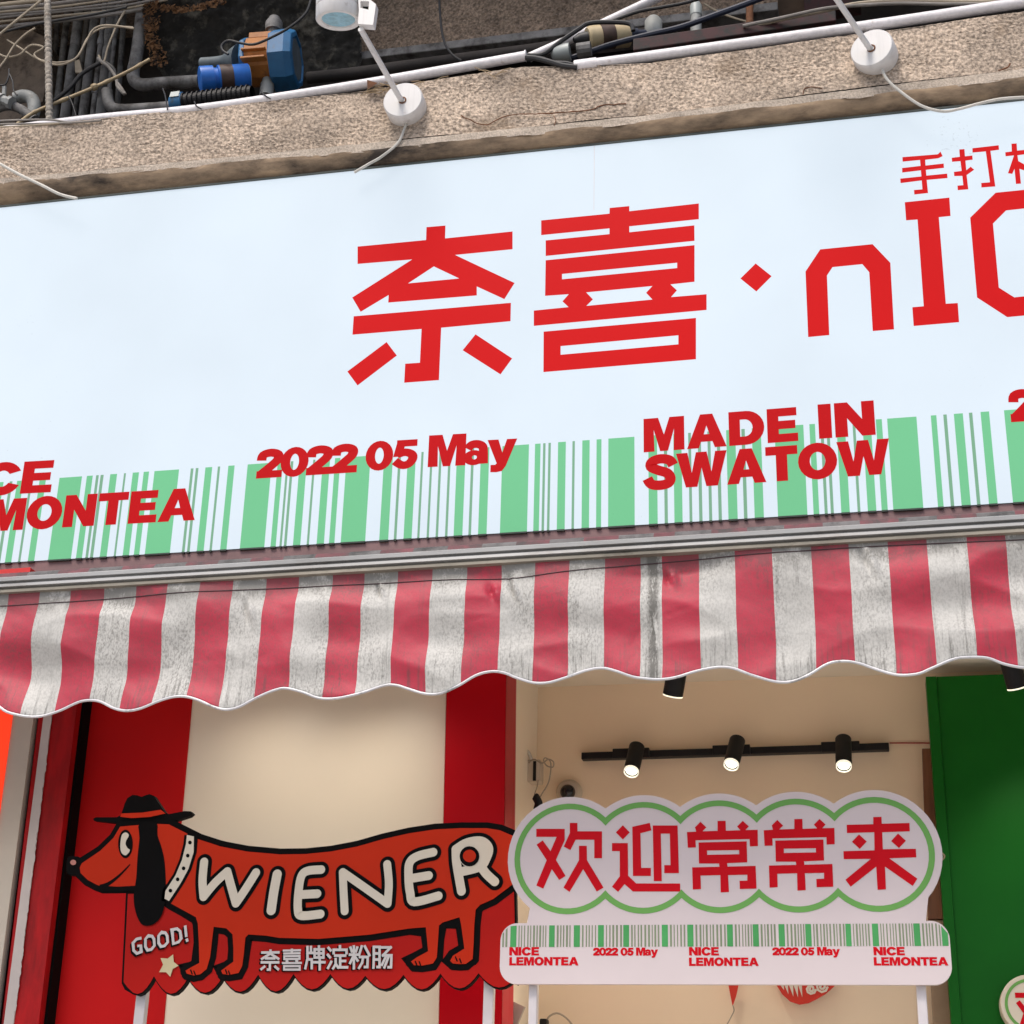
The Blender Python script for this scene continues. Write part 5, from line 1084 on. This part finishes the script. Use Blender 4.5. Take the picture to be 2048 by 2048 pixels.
# ---- pumps
pump = thing('water_pump', PC('z1', 1420, 490, 4.45), 'blue and orange water pump hanging behind the canopy edge', 'pump')
Yp = 4.42
pc = PC('z1', 1425, 345, Yp); ax = (PC('z1', 1640, 318, Yp + .02) - PC('z1', 1330, 342, Yp)).normalized()
R1 = (PC('z1', 1425, 205, Yp) - PC('z1', 1425, 460, Yp)).length / 2
pL = pc + ax * -.050
m_ = MB(); m_.lathe(pL, ax, [(0, 0), (0, R1 * .86), (.006, R1 * .9), (.02, R1 * .9), (.022, R1 * .8)], 8, spin=R(22)); m_.build('flange', M['pblue'], pump, bev=.003)
m_ = MB(); m_.lathe(pL, ax, [(.02, R1 * .84), (.11, R1 * .84)], 12, spin=R(15))
m_.obox(pL + ax * .065 + Vector((0, 0, R1 * .84)), ax * .04, Vector((0, R1 * .45, 0)), Vector((0, 0, .012)))
m_.obox(pL + ax * .065 + Vector((0, -R1 * .80, -.01)), ax * .043, Vector((0, .014, 0)), Vector((0, 0, .004)))
m_.obox(pL + ax * .065 + Vector((0, -R1 * .78, -.045)), ax * .043, Vector((0, .014, 0)), Vector((0, 0, .004)))
m_.build('motor_body', M['porange'], pump, bev=.002)
m_ = MB(); m_.lathe(pL, ax, [(.105, R1 * .9), (.108, R1 * 1.08), (.165, R1 * 1.12), (.190, R1 * 1.02), (.194, R1 * .84), (.187, R1 * .82), (.187, 0)], 8, spin=R(22)); m_.build('end_bell', M['pblue'], pump, bev=.003)
m_ = MB(); m_.lathe(pL, ax, [(.1872, R1 * .76), (.189, R1 * .74), (.189, 0)], 8, spin=R(22)); m_.build('vent_cover', M['pgrey'], pump)
m_ = MB(); m_.tube(smooth([PC('z1', 1115, 352, Yp + .03), PC('z1', 1200, 345, Yp + .02), PC('z1', 1262, 335, Yp + .01), PC('z1', 1330, 330, Yp)], 5), [.022] * 8 + [.023, .027, .031, .036, .043, .05, .055, .058], 16); m_.build('inlet', M['pgrey'], pump, sm=True)
m_ = MB(); p0 = PC('z1', 1508, 195, Yp); m_.lathe(p0, PC('z1', 1520, 60, Yp) - p0, [(-.03, .022), (.018, .022), (.018, .030), (.052, .031), (.054, .026), (.062, .026), (.062, .020), (.075, .020)], 18); m_.build('outlet_pipe', M['pipeg'], pump, sm=True)
m_ = MB(); p0 = PC('z1', 1478, 440, Yp); m_.lathe(p0, (0, 0, -1), [(0, .02), (.02, .02), (.02, .024), (.07, .024), (.07, 0)], 14); m_.build('drain_stub', M['pipel'], pump, sm=True)
cyl = thing('taped_cylinder', PC('z1', 1240, 500, 4.30), 'bright blue cylinder wrapped with brown tape in front of the orange pump', 'cylinder')
q0 = PC('z1', 1105, 440, 4.30); q1 = PC('z1', 1375, 425, 4.37); ax2 = (q1 - q0).normalized(); LL = (q1 - q0).length; r2_ = .0235 * 1.0
r2_ = (PC('z1', 1240, 375, 4.3) - PC('z1', 1240, 495, 4.3)).length / 2
m_ = MB(); m_.lathe(q0, ax2, [(0, 0), (-.004, r2_ * .7), (0, r2_ * .98), (.006, r2_), (LL * .27, r2_), (LL * .28, r2_ * .82), (LL * .36, r2_ * .82), (LL * .37, r2_), (LL - .004, r2_), (LL, r2_ * .95)], 28); m_.build('shell', M['pbright'], cyl, sm=True)
m_ = MB(); m_.lathe(q0, ax2, [(LL * .40, r2_ * 1.02), (LL * .66, r2_ * 1.02)], 28); m_.build('tape', M['ptape'], cyl, sm=True)
m_ = MB(); m_.lathe(q0, ax2, [(LL - .001, r2_ * .95), (LL + .002, r2_ * .90), (LL + .002, 0)], 28); m_.build('cap', M['tealgrey'], cyl, sm=True)
pm = thing('pump_motor', PC('z1', 1100, 580, 4.25), 'dark finned motor with blue end cap low behind the conduit', 'pump')
q0 = PC('z1', 945, 575, 4.22); q1 = PC('z1', 1400, 520, 4.22); ax3 = (q1 - q0).normalized(); LL = (q1 - q0).length; r3 = .036
m_ = MB(); m_.lathe(q0, ax3, [(0, 0), (0, r3 * .7), (.012, r3 * .98), (.045, r3), (.047, r3 * .9)], 24); m_.build('end_cap', M['pblue'], pm, sm=True)
m_ = MB(); prf = []
for i in range(14): t0 = .047 + (LL - .05) * i / 14; prf += [(t0, r3 * .95), (t0 + .004, r3 * .95), (t0 + .0045, r3 * .8), (t0 + (LL - .05) / 14 - .0005, r3 * .8)]
m_.lathe(q0, ax3, prf, 24); m_.build('fins', M['black'], pm)
m_ = MB(); m_.obox(q0 + ax3 * .026 + Vector((0, -r3 * .95, .012)), ax3 * .016, Vector((0, .002, 0)), Vector((0, .003, .012))); m_.build('plate', M['tealgrey'], pm)
cable('black_cable', 'z1', [(1720, -20), (1690, 70), (1600, 150), (1480, 215), (1400, 245), (1330, 238), (1260, 225), (1225, 250), (1230, 280), (1260, 300)], 4.28, .0045, M['cable'], 'black power cable looping over the top of the orange pump')
# ---- fittings on the right
pipe('white_diagonal_pipe', 'z2', [(1265, 318), (1500, 212), (1720, 108), (1990, -20)], 4.42, .016, M['pvc'], 'white pipe rising diagonally behind the gap in the conduits')
fil = thing('taped_canister', PC('z2', 1700, 260, 4.33), 'yellowed white canister with brown tape band above the conduit gap', 'canister')
q0 = PC('z2', 1590, 212, 4.33); q1 = PC('z2', 1815, 192, 4.38); ax4 = (q1 - q0).normalized(); LL = (q1 - q0).length; r4 = (PC('z2', 1700, 147, 4.33) - PC('z2', 1700, 258, 4.33)).length / 2
m_ = MB(); m_.lathe(q0, ax4, [(0, 0), (-.003, r4 * .85), (.004, r4), (LL - .004, r4), (LL, r4 * .85), (LL, 0)], 28); m_.build('shell', M['pbeige'], fil, sm=True)
m_ = MB(); m_.lathe(q0, ax4, [(LL * .29, r4 * 1.03), (LL * .62, r4 * 1.03)], 28); m_.build('tape', M['ptape'], fil, sm=True)
m_ = MB(); m_.lathe(q1, ax4, [(0, r4 * .55), (.03, r4 * .5), (.032, r4 * .35), (.06, r4 * .3), (.06, 0)], 16); m_.build('spigot', M['navy'], fil, sm=True)
m_ = MB(); m_.lathe(q0, -ax4, [(0, r4 * .6), (.03, r4 * .5), (.05, .008)], 16); m_.build('gland', M['cable'], fil, sm=True)
gc = thing('grey_cap_fitting', PC('z2', 1455, 330, 4.22), 'pale grey capped fitting lying in the gap between conduits', 'fitting')
q0 = PC('z2', 1385, 302, 4.22); q1 = PC('z2', 1530, 280, 4.22)
m_ = MB(); m_.lathe(q0, q1 - q0, [(0, 0), (.002, .012), (.014, .024), (.05, .029), (.062, .029), (.062, 0)], 24); m_.build('cap', M['tealgrey'], gc, sm=True)
m_ = MB(); m_.lathe(q1, q1 - q0, [(0, .024), (.045, .024), (.045, 0)], 12); m_.build('thread', M['pipeg'], gc)
cable('black_cable', 'z2', [(1245, 318), (1300, 322), (1380, 342), (1450, 362), (1530, 372)], Y_BAND - .002, .0085, M['cable'], 'black cable bridging the gap between the two conduits')
cable('black_cable', 'z2', [(1245, 305), (1340, 300), (1430, 235), (1540, 160), (1600, 128), (1720, 122), (1820, 132), (1840, 170)], 4.2, .0075, M['cable'], 'black cable looping over the taped canister')
cable('black_cable', 'z2', [(1250, 330), (1320, 322), (1400, 345), (1470, 350), (1530, 365)], Y_BAND + .01, .007, M['cable'], 'second black cable inside the gap between conduits')
cable('navy_cable', 'z2', [(1440, 340), (1560, 300), (1720, 245), (1932, 190), (2100, 150), (2300, 80), (2520, 0), (2650, -50)], 4.25, .0095, M['navy'], 'thick navy cable rising to the right above the conduit')
cable('black_cable', 'z3', [(-200, 110), (-60, 60), (60, 38), (180, 15), (300, -20)], 4.3, .0055, M['cable'], 'black cable at the top edge right of the taped canister')
m_ = MB(); t = thing('vent_pipe', PC('z3', 235, 180, 4.5), 'short grey capped pipe standing above the right conduit', 'pipe')
m_.tube(path3('z3', [(238, 200), (238, 70)], 4.5), .019, 16); m_.build('stub', M['pipel'], t, sm=True)
m_ = MB(); m_.lathe(PC('z3', 238, 82, 4.5), (0, 0, 1), [(0, .0205), (.04, .0205), (.055, .014), (.058, 0)], 18); m_.build('cap', M['tealgrey'], t, sm=True)
m_ = MB(); m_.lathe(PC('z3', 18, 150, 4.5), (0, 0, 1), [(-.05, .03), (.03, .03), (.045, .02), (.05, 0)], 18); tag(m_.build('capped_pipe', M['pipel'], sm=True), 'grey rounded pipe cap right of the taped canister', 'pipe')
m_ = MB(); A = PC('z3', -80, 262, 4.06); B = PC('z3', 962, 108, 4.2); d_ = (B - A).normalized(); m_.obox((A + B) / 2, d_ * ((B - A).length / 2), Vector((0, .03, 0)), Vector((0, 0, .022)))
tag(m_.build('red_beam', M['redbeam'], bev=.003), 'dark red painted steel bar lying behind the right conduit', 'beam')
m_ = MB(); m_.prism([flat2('z3', [(40, 60), (540, -40), (820, -60), (820, 90), (560, 140), (60, 190)], 4.9)], 4.9, 4.94); tag(m_.build('brown_board', M['brownboard']), 'brown board standing behind the pipes at the top right', 'board')
m_ = MB(); m_.prism([flat2('z3', [(790, -60), (1080, -60), (1090, 30), (800, 80)], 4.85)], 4.85, 4.9); tag(m_.build('dark_board', M['redbeam']), 'dark board standing behind the beige cables at the top right', 'board')
cable('beige_cable', 'z3', [(300, 165), (500, 140), (700, 95), (900, 55), (1080, 18), (1300, 5), (1500, 8), (1932, 15), (2200, 10)], 4.12, .0065, M['beige'], 'lower beige cable running above the right conduit')
cable('beige_cable', 'z3', [(480, 135), (700, 88), (900, 45), (1080, 28), (1300, 18), (1500, 22), (1700, 22), (2200, 25)], 4.10, .0055, M['greycable'], 'greyish cable beside the beige one above the right conduit')
cable('beige_cable', 'z3', [(280, 20), (350, 60), (440, 95), (500, 112)], 4.7, .004, M['beige'], 'thin beige wire across the brown board')
# straw and litter caught under the conduit
random.seed(9)
m_ = MB()
for k in range(22):
    u = random.choice((random.uniform(735, 790), random.uniform(800, 1010))); v = lin(TOPB, u) - random.uniform(-8, 4)
    p = P(u, v, Y_BAND - .012); d_ = Vector((random.uniform(.4, 1), random.uniform(-.3, .1), random.uniform(-.35, .25))).normalized() * random.uniform(.02, .05)
    m_.tube([p - d_, p + Vector((0, 0, .004)), p + d_], .0013, 5)
o = tag(m_.build('dry_straw', M['straw']), 'dry straw and litter caught under the white conduit near the lamp', 'straw'); o['kind'] = 'stuff'
m_ = MB(); m_.add(path3('z2', [(370, 440), (430, 458), (372, 492)], Y_BAND - .02) + path3('z2', [(385, 462)], Y_BAND - .004), [(0, 2, 1), (0, 1, 3), (1, 2, 3), (2, 0, 3)]); tag(m_.build('dry_leaf', M['rust']), 'small dry brown leaf beside the left lamp base', 'leaf')
for o in bpy.data.objects:
    if 'org' in o: del o['org']
